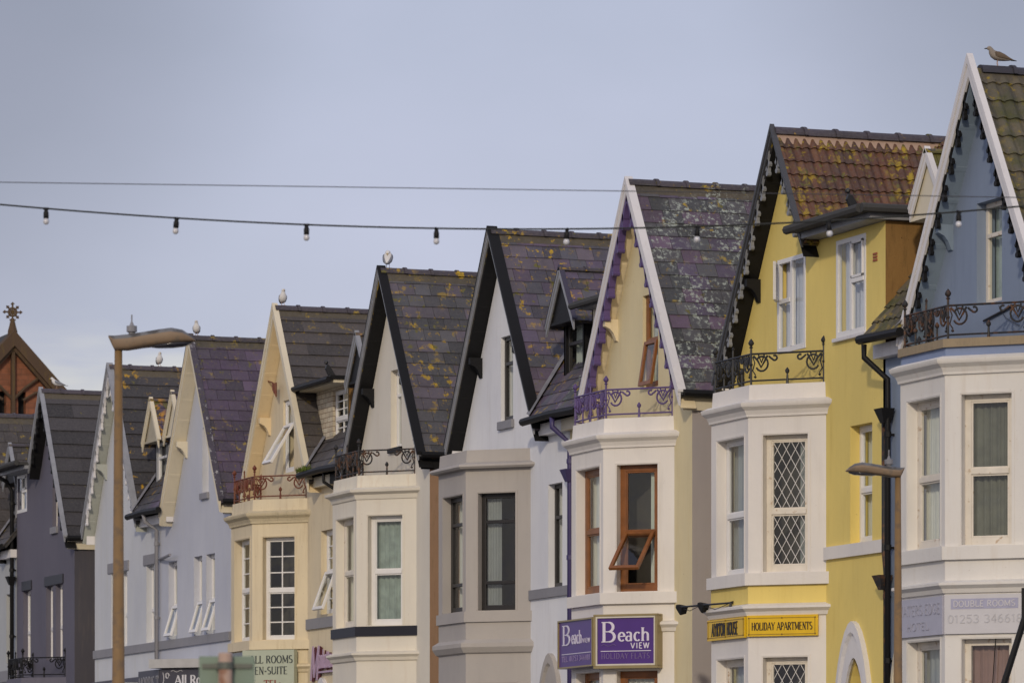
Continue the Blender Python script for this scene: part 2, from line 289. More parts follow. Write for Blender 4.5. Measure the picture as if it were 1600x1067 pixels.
# each glyph: width, strokes (weight T thick / t thin, points)
G = {
 'A': (.78, [('t', [(.02, 0), (.37, 1)]), ('T', [(.37, 1), (.72, 0)]), ('t', [(.14, .34), (.6, .34)])]),
 'B': (.66, [('T', [(.12, 0), (.12, 1)]), ('t', [(.12, 1), (.32, 1)]), ('T', arc(.32, .76, .2, .24, 90, -90)), ('t', [(.12, .52), (.34, .52)]), ('T', arc(.34, .26, .24, .26, 90, -90)), ('t', [(.12, 0), (.34, 0)])]),
 'D': (.72, [('T', [(.12, 0), (.12, 1)]), ('t', [(.12, 1), (.3, 1)]), ('T', arc(.3, .5, .34, .5, 90, -90, 12)), ('t', [(.12, 0), (.3, 0)])]),
 'E': (.6, [('T', [(.12, 0), (.12, 1)]), ('t', [(.12, 1), (.52, 1)]), ('t', [(.12, .52), (.44, .52)]), ('t', [(.12, 0), (.54, 0)])]),
 'F': (.56, [('T', [(.12, 0), (.12, 1)]), ('t', [(.12, 1), (.52, 1)]), ('t', [(.12, .52), (.44, .52)])]),
 'G': (.74, [('T', arc(.38, .5, .32, .5, 50, 310, 14)), ('T', [(.6, .1), (.6, .42)]), ('t', [(.42, .42), (.68, .42)])]),
 'H': (.76, [('T', [(.12, 0), (.12, 1)]), ('T', [(.62, 0), (.62, 1)]), ('t', [(.12, .5), (.62, .5)])]),
 'I': (.3, [('T', [(.14, 0), (.14, 1)])]),
 'L': (.58, [('T', [(.12, 0), (.12, 1)]), ('t', [(.12, 0), (.54, 0)]), ('t', [(.54, 0), (.56, .2)])]),
 'M': (.92, [('t', [(.1, 0), (.12, 1)]), ('T', [(.12, 1), (.45, .1)]), ('t', [(.45, .1), (.78, 1)]), ('T', [(.78, 1), (.8, 0)])]),
 'N': (.76, [('t', [(.12, 0), (.12, 1)]), ('T', [(.12, 1), (.62, 0)]), ('t', [(.62, 0), (.62, 1)])]),
 'O': (.78, [('T', arc(.38, .5, .32, .5, 90, 270, 10)), ('T', arc(.38, .5, .32, .5, -90, 90, 10))]),
 'P': (.62, [('T', [(.12, 0), (.12, 1)]), ('t', [(.12, 1), (.3, 1)]), ('T', arc(.3, .73, .24, .27, 90, -90)), ('t', [(.12, .46), (.3, .46)])]),
 'R': (.7, [('T', [(.12, 0), (.12, 1)]), ('t', [(.12, 1), (.3, 1)]), ('T', arc(.3, .75, .24, .25, 90, -90)), ('t', [(.12, .5), (.3, .5)]), ('T', [(.32, .5), (.62, 0)])]),
 'S': (.58, [('T', arc(.29, .75, .2, .25, 40, 270)), ('T', arc(.29, .25, .22, .25, 90, -140))]),
 'T': (.66, [('T', [(.32, 0), (.32, 1)]), ('t', [(.02, 1), (.62, 1)]), ('t', [(.02, 1), (.02, .82)]), ('t', [(.62, 1), (.62, .82)])]),
 'U': (.74, [('T', [(.12, 1), (.12, .3)]), ('T', arc(.37, .3, .25, .3, 180, 360)), ('t', [(.62, .3), (.62, 1)])]),
 'V': (.74, [('T', [(.04, 1), (.36, 0)]), ('t', [(.36, 0), (.68, 1)])]),
 'W': (1.0, [('T', [(.02, 1), (.26, 0)]), ('t', [(.26, 0), (.48, 1)]), ('T', [(.48, 1), (.72, 0)]), ('t', [(.72, 0), (.94, 1)])]),
 'X': (.7, [('T', [(.06, 1), (.62, 0)]), ('t', [(.06, 0), (.62, 1)])]),
 'Y': (.72, [('T', [(.04, 1), (.34, .45)]), ('t', [(.34, .45), (.66, 1)]), ('T', [(.34, .45), (.34, 0)])]),
 'a': (.5, [('T', arc(.2, .56, .16, .16, 150, 0, 6) + [(.36, .05), (.42, 0)]), ('T', arc(.2, .2, .17, .2, 60, 330, 9))]),
 'c': (.48, [('T', arc(.26, .35, .2, .35, 45, 315, 12))]),
 'e': (.5, [('T', arc(.26, .35, .2, .35, 0, 315, 12)), ('t', [(.06, .38), (.46, .38)])]),
 'h': (.58, [('T', [(.1, 0), (.1, 1.05)]), ('T', arc(.29, .46, .17, .24, 160, 0, 6) + [(.46, 0)])]),
 'l': (.26, [('T', [(.12, 0), (.12, 1.05)])]),
 'n': (.56, [('T', [(.1, 0), (.1, .7)]), ('T', arc(.28, .46, .17, .24, 160, 0, 6) + [(.45, 0)])]),
 'm': (.86, [('T', [(.1, 0), (.1, .7)]), ('T', arc(.26, .46, .16, .24, 160, 0, 6) + [(.42, 0)]), ('T', arc(.58, .46, .16, .24, 160, 0, 6) + [(.74, 0)])]),
 'o': (.54, [('T', arc(.26, .35, .2, .35, 0, 360, 14))]),
 's': (.42, [('T', arc(.2, .52, .14, .18, 40, 270)), ('T', arc(.2, .17, .16, .17, 90, -140))]),
 't': (.36, [('T', [(.14, .9), (.14, .12), (.3, .02)]), ('t', [(.0, .7), (.3, .7)])]),
 '-': (.4, [('T', [(.06, .4), (.32, .4)])]), ':': (.3, [('T', [(.12, .55), (.12, .66)]), ('T', [(.12, .02), (.12, .13)])]), '.': (.26, [('T', [(.1, 0), (.1, .1)])]),
 '0': (.6, [('T', arc(.3, .5, .22, .5, 0, 360, 14))]), '1': (.42, [('T', [(.22, 0), (.22, 1)]), ('t', [(.22, 1), (.08, .82)])]),
 '2': (.6, [('T', arc(.29, .73, .2, .27, 160, -40) + [(.08, 0)]), ('t', [(.08, 0), (.52, 0)])]),
 '3': (.6, [('T', arc(.28, .76, .2, .24, 150, -90)), ('T', arc(.28, .26, .23, .26, 90, -150))]),
 '4': (.6, [('T', [(.42, 0), (.42, 1), (.06, .3), (.54, .3)])]), '5': (.6, [('T', [(.5, 1), (.14, 1), (.12, .58)]), ('T', arc(.28, .32, .23, .32, 120, -150))]),
 '6': (.6, [('T', arc(.29, .3, .21, .3, 0, 360, 12)), ('T', arc(.42, .35, .34, .65, 90, 180, 6))]), '8': (.6, [('T', arc(.29, .76, .18, .24, 0, 360, 12)), ('T', arc(.29, .26, .22, .26, 0, 360, 12))]),
 '9': (.6, [('T', arc(.29, .7, .21, .3, 0, 360, 12)), ('T', arc(.16, .65, .34, .65, 0, -80, 6))]),
}
def text(mb, s, P0, U, N, h, w=1.0, thick=.13, thin=.05, serif=True, d=.006, slant=0., track=0.):
    """letters as thin raised ribbons; returns the end position along U"""
    x = 0
    for ch in s:
        if ch == ' ': x += .38 * h * w; continue
        gw, st = G[ch]
        def P(q, k): return P0 + U * (x + (q[0] + slant * q[1]) * h * w) + V((0, 0, q[1] * h)) + N * k
        for si, (wt, pts) in enumerate(st):
            dd = d + si * .0006
            hw = (thick if wt == 'T' else thin) * .5
            if not serif: hw = thick * .5
            n = len(pts); L_, R_ = [], []
            for i, p in enumerate(pts):
                a = pts[max(i - 1, 0)]; b = pts[min(i + 1, n - 1)]
                dx, dy = (b[0] - a[0]), (b[1] - a[1]); ln = math.hypot(dx, dy) or 1
                f = 1.0
                if serif and wt == 'T' and n > 4: f = .4 + .6 * abs(dy / ln)
                nx, ny = -dy / ln * hw * f / w ** .5, dx / ln * hw * f
                L_.append((p[0] + nx, p[1] + ny)); R_.append((p[0] - nx, p[1] - ny))
            for i in range(n - 1):
                q = [L_[i], L_[i + 1], R_[i + 1], R_[i]]
                mb.hexa([P(k, .0005) for k in q] + [P(k, dd) for k in q])
            if serif and wt in 'Tt' and n == 2:
                for p in pts:
                    if (abs(p[1]) < .01 or p[1] > .99) and abs(pts[0][1] - pts[1][1]) > .5:
                        q = [(p[0] - .11, p[1] - .025), (p[0] + .11, p[1] - .025), (p[0] + .11, p[1] + .025), (p[0] - .11, p[1] + .025)]
                        mb.hexa([P(k, .0005) for k in q] + [P(k, dd + .0004) for k in q])
        x += (gw + .05 + track) * h * w
    return x
def text_width(s, h, w=1.0, track=0.):
    return sum((.38 if c == ' ' else G[c][0] + .05 + track) * h * w for c in s)
def text_fit(mb, s, P0, U, N, u0, u1, z, h, **k):
    tw = text_width(s, h, 1.0, k.get('track', 0)); text(mb, s, P0 + U * u0 + V((0, 0, z)), U, N, h, w=(u1 - u0) / tw, **k)

# ------------------------------------------------------------------ the terrace: shared dimensions (metres)
XF = 24.67                       # facade plane; the sea lies towards -X
AY = {1: 50.86, 2: 56.76, 3: 61.92, 4: 67.63, 5: 72.88, 6: 78.61, 7: 83.83, 8: 89.49, 9: 94.76, 10: 100.5}
OH = .22; HW = 1.97; ZT = 11.0; SL = 1.6; ZE = ZT - SL * HW
FU = V((0, -1, 0)); FN = V((-1, 0, 0)); O0 = V((0, 0, 0))
BP = .76; BA = .80; BB = -.44; BC = BB - BP; BD = BA + BP
def rnd(a, b): return random.uniform(a, b)

# shared materials
M = dict(
 black=plain('black_paint', (.010, .010, .011), .55, spec=.2), iron=plain('cast_iron_paint', (.02, .021, .024), .5),
 purple=plain('purple_paint', (.10, .065, .19), .5), purpledk=plain('purple_pipe_paint', (.05, .04, .13), .45),
 rust=rusty('rusted_red_iron', (.13, .028, .016), (.16, .06, .03), .8),
 ironrust=rusty('rust_spotted_iron', (.022, .022, .024), (.10, .045, .02), .45),
 whitep=paint('white_board_paint', (.66, .65, .66), .5, amt=.3, scale=2, bump=.05),
 creamp=paint('cream_board_paint', (.66, .60, .46), .55, amt=.22, scale=2, bump=.05),
 greyp=plain('grey_edge_paint', (.27, .28, .31), .45, var=.2),
 upvc=plain('white_plastic', (.72, .71, .70), .35, var=.05), timber=rusty('white_timber_frame', (.68, .63, .55), (.40, .28, .17), .0),
 brown=plain('varnished_wood', (.23, .085, .024), .4, var=.35), dark=plain('dark_bronze_frame', (.022, .02, .02), .4),
 lead=plain('lead_sheet', (.22, .22, .24), .6, var=.3), mortar=paint('pale_mortar', (.38, .27, .21), .9, amt=.3, scale=4),
 stone=paint('lichened_stone_coping', (.30, .24, .16), .9, (.06, .06, .03), .75, 5), slab=plain('felt', (.05, .05, .05), .9),
 bandgrey=paint('grey_band_paint', (.25, .25, .27), .7, (.1, .1, .1), .3), bandblack=plain('black_band_paint', (.012, .012, .02), .5),
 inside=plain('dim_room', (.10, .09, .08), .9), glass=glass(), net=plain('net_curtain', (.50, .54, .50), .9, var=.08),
 netpale=plain('pale_curtain', (.62, .62, .56), .9, var=.08), netblue=plain('grey_blue_curtain', (.27, .29, .30), .9, var=.1), frost=plain('drawn_pale_blind', (.55, .57, .66), .8, var=.05),
 dimgrey=plain('dim_grey_backing', (.15, .155, .13), .9, var=.25), teal=plain('green_lace_curtain', (.30, .36, .33), .9, var=.35), pinkblind=plain('dusty_pink_blind', (.27, .17, .15), .9, var=.1),
 terra=plain('terracotta_vent', (.32, .10, .05), .8), moss=plain('bright_moss', (.10, .14, .02), .95, var=.4),
 oldrender=paint('old_brown_render', (.24, .135, .045), .95, (.045, .028, .012), .9, 1.6, .5),
)
SLATE = dict(
 purple=[(.095, .075, .125), (.11, .08, .13), (.075, .07, .10), (.085, .085, .11), (.12, .10, .13)],
 grey=[(.075, .075, .085), (.09, .088, .098), (.06, .062, .07), (.10, .085, .11), (.082, .072, .09)],
 violet=[(.085, .058, .105), (.075, .055, .095), (.10, .07, .12), (.065, .052, .078)],
 mixed=[(.095, .075, .125), (.07, .075, .085), (.055, .06, .065), (.12, .08, .13), (.08, .08, .09)],
 dark=[(.040, .038, .042), (.045, .042, .046), (.036, .035, .038)], brown=[(.062, .054, .052), (.068, .058, .055), (.056, .05, .05)],
 pantile=[(.115, .046, .024), (.095, .040, .024), (.13, .058, .03), (.075, .036, .024)], olive=[(.10, .088, .055), (.085, .075, .05), (.12, .10, .06)],
)
def slates(mb, O, U, Vv, N, ulen, vlen, w, dv, pal, keep=None, t=.020, gap=.006, jit=.006):
    row = 0; v = 0.
    while v < vlen - .03:
        off = -(row % 2) * w * .5 - rnd(0, .04) * (gap > .003); u = off
        rj = rnd(.93, 1.05)
        while u < ulen:
            a = max(u + gap / 2, 0.); b = min(u + w - gap / 2, ulen)
            if b - a > .03 and (keep is None or keep((a + b) / 2, v + dv / 2)):
                c = random.choice(pal); k = rnd(.74, 1.26) * rj; mb.col = tuple(x * k for x in c)
                dz = rnd(-jit, jit); tt = t + rnd(-.003, .004)
                top = min(v + dv * 1.12, vlen)
                def P(uu, vv, n): return O + U * uu + Vv * vv + N * n
                mb.hexa([P(a, v + dz, .0), P(b, v + dz * .6, .0), P(b, top, -.004), P(a, top, -.004),
                         P(a, v + dz, tt), P(b, v + dz * .6, tt), P(b, top, .006), P(a, top, .006)])
            u += w
        v += dv; row += 1
def pantiles(mb, O, U, Vv, N, ulen, vlen, w, dv, pal, keep=None, amp=.024):
    rows = int(vlen / dv); n = int(ulen / w)
    for r in range(rows + 1):
        v = r * dv; top = min(v + dv * 1.06, vlen)
        if v > vlen - .05: continue
        for k in range(n):
            c = random.choice(pal); g = rnd(.78, 1.22); mb.col = tuple(x * g for x in c)
            if keep and not keep((k + .5) * w, v + dv * .5): continue
            dz = rnd(-.006, .006); prof = [0, .55, .93, 1, .85, .35, .04, 0]; K = len(prof); a = []; b = []; c0 = []
            for j in range(K):
                u = (k + j / (K - 1)) * w; h = amp * prof[j]
                a.append(O + U * u + Vv * (v + dz) + N * (h + .024)); b.append(O + U * u + Vv * top + N * h); c0.append(O + U * u + Vv * (v + dz) + N * (h - .012))
            mb.sweep([c0, a, b])
def ridge(mb, P, D, length, r=.095, seg=.45):
    random.seed(int(length * 10))
    x = 0.; k = 0
    while x < length:
        c = rnd(.8, 1.15); mb.col = tuple(v * c for v in (.06, .05, .065))
        e = min(x + seg, length); rj = rnd(-.006, .006)
        for a, b, rr in ((x, e - .03, r), (e - .05, e, r + .018)):
            ring = []
            for q in (a, b):
                ring.append([P + D * q + V((0, 0, rj - .03 + rr * 1.0 * math.sin(R(an)))) + V((-D.y, D.x, 0)) * (rr * 1.05 * math.cos(R(an))) for an in range(0, 181, 20)])
            mb.sweep(ring); mb.prism(ring[0], D * .001); mb.prism(ring[1], D * .001)
        x = e
def offset_plan(o, a=BA, b=BB, p=BP, c=None, d=None):
    """bay outline pushed out by o: D (far wall), A, B, C (near wall)"""
    t = math.tan(R(22.5)); s2 = math.sqrt(2)
    return [V((0, a + p + o * s2, 0)), V((-(p + o), a + o * t, 0)), V((-(p + o), b - o * t, 0)), V((0, b - p - o * s2, 0))]
def moulding(mb, prof, **k):
    rows = []
    for o, z in prof: rows.append([q + V((0, 0, z)) for q in offset_plan(o, **k)])
    mb.sweep(rows)
def ledge(mb, z0, z1, o, **k): moulding(mb, [(0, z0), (o, z0), (o, z1), (0, z1)], **k)

# ------------------------------------------------------------------ windows
def window(par, P0, U, N, u0, u1, z0, z1, dep=.10, style='sash', mat='upvc', curtain='net', fw=.06, split=.47, sill=None, open_=None, sillmat=None, name='window', rc=None):
    mb = MB(); I = P0
    def B(a, b, c, d, e=0., f=.055): mb.bar(I, U, N, a, b, c, d, dep + e, dep + f)
    fr = [(u0, u0 + fw, z0, z1), (u1 - fw, u1, z0, z1), (u0 + fw, u1 - fw, z0, z0 + fw * 1.2), (u0 + fw, u1 - fw, z1 - fw, z1)]
    for q in fr: B(*q)
    zm = z0 + (z1 - z0) * split; a, b = u0 + fw, u1 - fw
    panes = [(a, b, z0, z1)]
    if style in ('sash', 'grid', 'lattice'):
        B(a, b, zm - .03, zm + .035, -.012)
        s = .022
        for (c, d) in ((z0 + fw * 1.2, zm - .03), (zm + .035, z1 - fw)):
            B(a, a + s, c, d, .006, .045); B(b - s, b, c, d, .006, .045); B(a + s, b - s, c, c + s, .006, .045); B(a + s, b - s, d - s, d, .006, .045)
    if style == 'grid':
        um = (a + b) / 2; g = .011
        for (c, d) in ((z0 + fw, zm - .03), (zm + .035, z1 - fw)):
            mb.bar(I, U, N, um - g, um + g, c, d, dep + .008, dep + .03)
            for k in (1, 2): q = c + (d - c) * k / 3; mb.bar(I, U, N, a, b, q - g, q + g, dep + .01, dep + .028)
    if style == 'triple':      # fixed light, transoms at top and low
        for q in (z0 + (z1 - z0) * .24, z0 + (z1 - z0) * .76): B(a, b, q - .025, q + .025, -.006)
    if style == 'top':
        q = z0 + (z1 - z0) * .68; B(a, b, q - .025, q + .025, -.006)
    if style == 'casement2':
        um = u0 + (u1 - u0) * .5; B(um - .035, um + .035, z0 + fw, z1 - fw); q = z0 + (z1 - z0) * .55
        ua, ub = (a, um - .035) if open_ == 'left' else (um + .035, b)
        B(ua, ub, q - .03, q + .03, -.01)
        if open_ != 'left':
            for x0, x1, y0, y1 in ((ua, ub, q + .03, z1 - fw),):
                s = .035; B(x0, x0 + s, y0, y1, -.02, .01); B(x1 - s, x1, y0, y1, -.02, .01); B(x0, x1, y0, y0 + s, -.02, .01); B(x0, x1, y1 - s, y1, -.02, .01)
    w = mb.build(name, M[mat], par, bevel=.004)
    g = MB()
    def pq(u, z, d): return I + U * u + V((0, 0, z)) - N * d
    def glassrect(x0, x1, y0, y1, d=dep + .026): g.quad(pq(x0, y0, d), pq(x1, y0, d), pq(x1, y1, d), pq(x0, y1, d))
    lo = z0
    if open_ == 'bottom': glassrect(a, b, zm, z1 - fw)
    elif open_ == 'all': pass
    elif open_ == 'left':
        um = u0 + (u1 - u0) * .5; q = z0 + (z1 - z0) * .55
        glassrect(um, b, z0 + fw, z1 - fw); glassrect(a, um, z0 + fw, q)
    elif style in ('sash', 'grid', 'lattice'):
        glassrect(a, b, z0 + fw, zm); glassrect(a, b, zm, z1 - fw, dep + .020)
    else: glassrect(a, b, z0 + fw, z1 - fw)
    if g.v: g.build('pane', M['glass'], w)
    if style == 'lattice':
        lt = MB()
        for (c, d) in ((z0 + fw * 1.2 + .02, zm - .05), (zm + .055, z1 - fw - .02)):
            aa, bb = a + .02, b - .02; hh = d - c; ww = bb - aa; st = .125; k = -int(hh / st) - 2
            while k * st < ww + hh:
                for sg in (1, -1):
                    # line u = k*st + sg*(z)/1.75
                    pts = []
                    for zz in [hh * i / 24 for i in range(25)]:
                        uu = (k * st if sg > 0 else k * st + hh / 1.75) + sg * zz / 1.75
                        if 0 <= uu <= ww: pts.append((aa + uu, c + zz))
                    if len(pts) > 1: lt.tube([pq(pts[0][0], pts[0][1], dep + .014), pq(pts[-1][0], pts[-1][1], dep + .014)], .0046, 4)
                k += 1
        lt.build('lattice', M['upvc'], w)
    # open lights
    if open_ in ('bottom', 'all'):
        zt = zm if open_ == 'bottom' else z1 - fw; hgt = zt - z0 - .02; ang = R(rc or 24)
        fl = MB(); gl = MB(); s = .05
        def q(u, h, n): # h below hinge
            c, sn = math.cos(ang), math.sin(ang)
            return I + U * u + V((0, 0, zt - h * c + n * sn)) + N * (h * sn + n * c - dep + .01)
        def fb(m_, ua, ub, ha, hb, na, nb): m_.hexa([q(ua, hb, na), q(ub, hb, na), q(ub, hb, nb), q(ua, hb, nb), q(ua, ha, na), q(ub, ha, na), q(ub, ha, nb), q(ua, ha, nb)])
        fb(fl, a, a + s, 0, hgt, 0, .045); fb(fl, b - s, b, 0, hgt, 0, .045); fb(fl, a + s, b - s, 0, s, 0, .045); fb(fl, a + s, b - s, hgt - s * 1.1, hgt, 0, .045)
        gl.quad(q(a + s, hgt - s, .02), q(b - s, hgt - s, .02), q(b - s, s, .02), q(a + s, s, .02))
        f_ = fl.build('opening_light', M[mat], w, bevel=.004)
        gl.build('pane', M['glass'], w)
    if open_ == 'left':
        um = u0 + (u1 - u0) * .5; q0 = z0 + (z1 - z0) * .55; ang = R(28); fl = MB(); gl = MB(); s = .05; wd = um - a - .03
        def q(x, z, n):
            c, sn = math.cos(ang), math.sin(ang); return I + U * (a + x * c + n * sn * 0) + V((0, 0, z)) + N * (x * sn + n - dep + .01)
        def fb(m_, xa, xb, za, zb, na, nb): m_.hexa([q(xa, za, na), q(xb, za, na), q(xb, za, nb), q(xa, za, nb), q(xa, zb, na), q(xb, zb, na), q(xb, zb, nb), q(xa, zb, nb)])
        fb(fl, 0, s, q0, z1 - fw, 0, .04); fb(fl, wd - s, wd, q0, z1 - fw, 0, .04); fb(fl, s, wd - s, q0, q0 + s, 0, .04); fb(fl, s, wd - s, z1 - fw - s, z1 - fw, 0, .04)
        gl.quad(q(s, q0 + s, .02), q(wd - s, q0 + s, .02), q(wd - s, z1 - fw - s, .02), q(s, z1 - fw - s, .02)); fl.build('opening_light', M[mat], w); gl.build('pane', M['glass'], w)
    if curtain:
        c = MB(); kind = curtain; n = 46; d0 = dep + .13
        spans = [(a - .05, b + .05)]
        if kind.endswith('_l'): spans = [(a - .05, a + (b - a) * .42)]; kind = kind[:-2]
        if kind.endswith('_r'): spans = [(b - (b - a) * .26, b + .05)]; kind = kind[:-2]
        for (p, q_) in spans:
            rows = []
            ph = rnd(0, 6)
            for zz, am in ((z0 - .02, 1.0), ((z0 + z1) / 2, .9), (z1 + .02, .6)):
                rows.append([pq(p + (q_ - p) * i / n, zz, d0 + .022 * am * math.sin(ph + i * .9 + .4 * math.sin(i * .37)) + .010 * math.sin(i * 2.3)) for i in range(n + 1)])
            c.smooth = True; c.sweep(rows)
        c.build('curtain', M[kind], w, normals=False)
    if sill:
        sb = MB(); sb.bar(I, U, N, u0 - .05, u1 + .05, z0 - sill, z0 - .003, -.05, dep + .02); sb.build('sill', M[sillmat or 'whitep'], w, bevel=.006)
    return w

# ------------------------------------------------------------------ balcony railing in cast iron
def railing(par, z, mat, a=BA, b=BB, p=BP, o=-.05):
    """z: top of the parapet"""
    D, A, B_, Cc = [q + V((0, 0, z)) for q in offset_plan(o, a=a, b=b, p=p)]
    mb = MB(); UP = V((0, 0, 1)); ht = .40; r = .0105
    def finial(P, top, k=1.):
        mb.tube([P, P + UP * top], .013 * k, 6); mb.lathe(P + UP * top, [(.012, 0), (.026 * k, .012), (.014, .03), (.034 * k, .058), (.037 * k, .075), (.024 * k, .10), (.004, .128)], 8)
        mb.lathe(P + UP * (top * .52), [(.014, 0), (.028, .02), (.014, .04)], 6)
    def scroll(P, T, s):
        """ornament under the top rail, spreading from P along T"""
        z1 = ht - .015
        def Q(u, v): return P + T * (u * s) + UP * (z1 - v)
        mb.tube([Q(.13 + .075 * math.cos(R(t)), .115 - .095 * math.sin(R(t))) for t in range(-150, 151, 25)], .0135, 5)
        mb.tube([Q(.03, .01), Q(.08, .07), Q(.12, .16), Q(.165, .08), Q(.20, .01)], .0145, 5)
        mb.tube([Q(.09, .0), Q(.125, .10), Q(.16, .0)], .0125, 5)
        mb.tube([Q(.215, .02), Q(.25, .055)] + [Q(.285 + .03 * math.cos(R(t)), .045 - .032 * math.sin(R(t))) for t in range(200, 520, 40)], .014, 5)
        mb.tube([Q(.02, .02), Q(.045, .1), Q(.02, .2), Q(.055, .26)], .009, 5)
        mb.lathe(Q(.05, .30), [(.004, 0), (.020, .012), (.020, .024), (.004, .036)], 6)
    corners = [D, A, B_, Cc]
    for i, (P, Q_) in enumerate(zip(corners, corners[1:])):
        T = (Q_ - P).normalized(); ln = (Q_ - P).length
        mb.tube([P + UP * ht, Q_ + UP * ht], .014, 6); mb.tube([P + UP * .055, Q_ + UP * .055], .012, 6)
        if i == 1:
            m = (P + Q_) / 2
            mb.tube([m, m + UP * .52], .013, 6); mb.lathe(m + UP * .5, [(.012, 0), (.02, .02), (.004, .05)], 6)
            scroll(P, T, 1); scroll(m, -T, 1); scroll(m, T, 1); scroll(Q_, -T, 1)
            for f in (.25, .75): q = P + T * (ln * f); mb.tube([q, q + UP * .17], .013, 6); mb.lathe(q + UP * .16, [(.01, 0), (.026, .02), (.03, .04), (.006, .075)], 7)
        else:
            scroll(P, T, 1.15); scroll(Q_, -T, 1.15); q = P + T * (ln * .5)
            mb.tube([q, q + UP * .14], [.02, .011], 6); mb.lathe(q + UP * .13, [(.01, 0), (.028, .02), (.03, .045), (.006, .08)], 7)
    for P in corners: finial(P, .47, 1.1)
    return mb.build('balcony_railing', M[mat], par)

# ------------------------------------------------------------------ bay window
def bay(par, c, o):
    """canted bay through both floors"""
    wallm = c['baymat']; cor = [V(q) for q in offset_plan(0)]
    mb = MB(); hz = [(1.9, 4.07), (5.17, 6.93)]; dep = .20
    specs = []
    for i, (P, Q) in enumerate(zip(cor, cor[1:])):
        U = (Q - P).normalized(); ln = (Q - P).length; N = V((U.y, -U.x, 0))
        if N.x > 0: N = -N
        h = [(.19 * ln, .755 * ln), (.16 * ln, .885 * ln), (.19 * ln, .765 * ln)][i]
        holes = [(h[0], h[1], a, b) for a, b in hz]
        mb.panel(P, U, N, [(0, 0), (0, 7.30), (ln, 7.30), (ln, 0)], holes, dep); specs.append((P, U, N, h, ln))
        # chamfered architrave line round each opening
    # deck behind the parapet
    a = offset_plan(-.02); mb.prism([q + V((0, 0, 7.28)) for q in a], V((0, 0, .04)))
    w = mb.build('bay_window', wallm, par)
    m2 = MB(); m2.box(-.02, -.012, BC + .03, BD - .03, .1, 7.27); m2.build('dark_room_sheet', c.get('room', M['inside']), w)  # dark sheet behind the panes, the room's shade put into its colour
    m2 = MB()
    for P, U, N, h, ln in specs[1:]:
        for (z0, z1) in hz:
            for q in ((h[0] - .035, h[0] - .012, z0, z1 + .0115), (h[1] + .012, h[1] + .035, z0, z1 + .0115), (h[0] - .035, h[1] + .035, z1 + .012, z1 + .035)):
                m2.bar(P, U, N, *q, -.006, .01)
    m2.build('architrave', wallm, w)
    pm = MB(); moulding(pm, [(0, 7.30), (-.02, 7.57), (-.02, 7.585), (-.14, 7.585), (-.14, 7.30)])
    pm.build('parapet', c.get('parmat', wallm), w)
    cm = MB()
    cp = c.get('cornice', [(0, 7.16), (.03, 7.17), (.035, 7.20), (.06, 7.25), (.115, 7.295), (.125, 7.32), (.13, 7.345), (.04, 7.385), (-.01, 7.39)])
    moulding(cm, cp); cm.build('cornice', c.get('cormat', wallm), w)
    bm = MB(); ledge(bm, 5.0, 5.155, c.get('bandout', .06)); bm.build('sill_band', c.get('bandmat', wallm), w)
    lm = MB(); moulding(lm, c.get('ledge', [(0, 4.60), (.03, 4.61), (.05, 4.66), (.10, 4.70), (.10, 4.73), (0, 4.76)])); lm.build('string_ledge', c.get('ledgemat', wallm), w)
    for j, (P, U, N, h, ln) in enumerate(specs):
        for k, (z0, z1) in enumerate(hz):
            st = dict(c['win']); st.update(c.get('win%d%d' % (j - 1, k), {}))
            if j == 0: st['open_'] = None
            if k == 0 and 'win%d%d' % (j - 1, k) not in c: st['open_'] = None
            st.setdefault('dep', .13)
            window(par, P, U, N, h[0], h[1], z0, z1, **st)
    return w

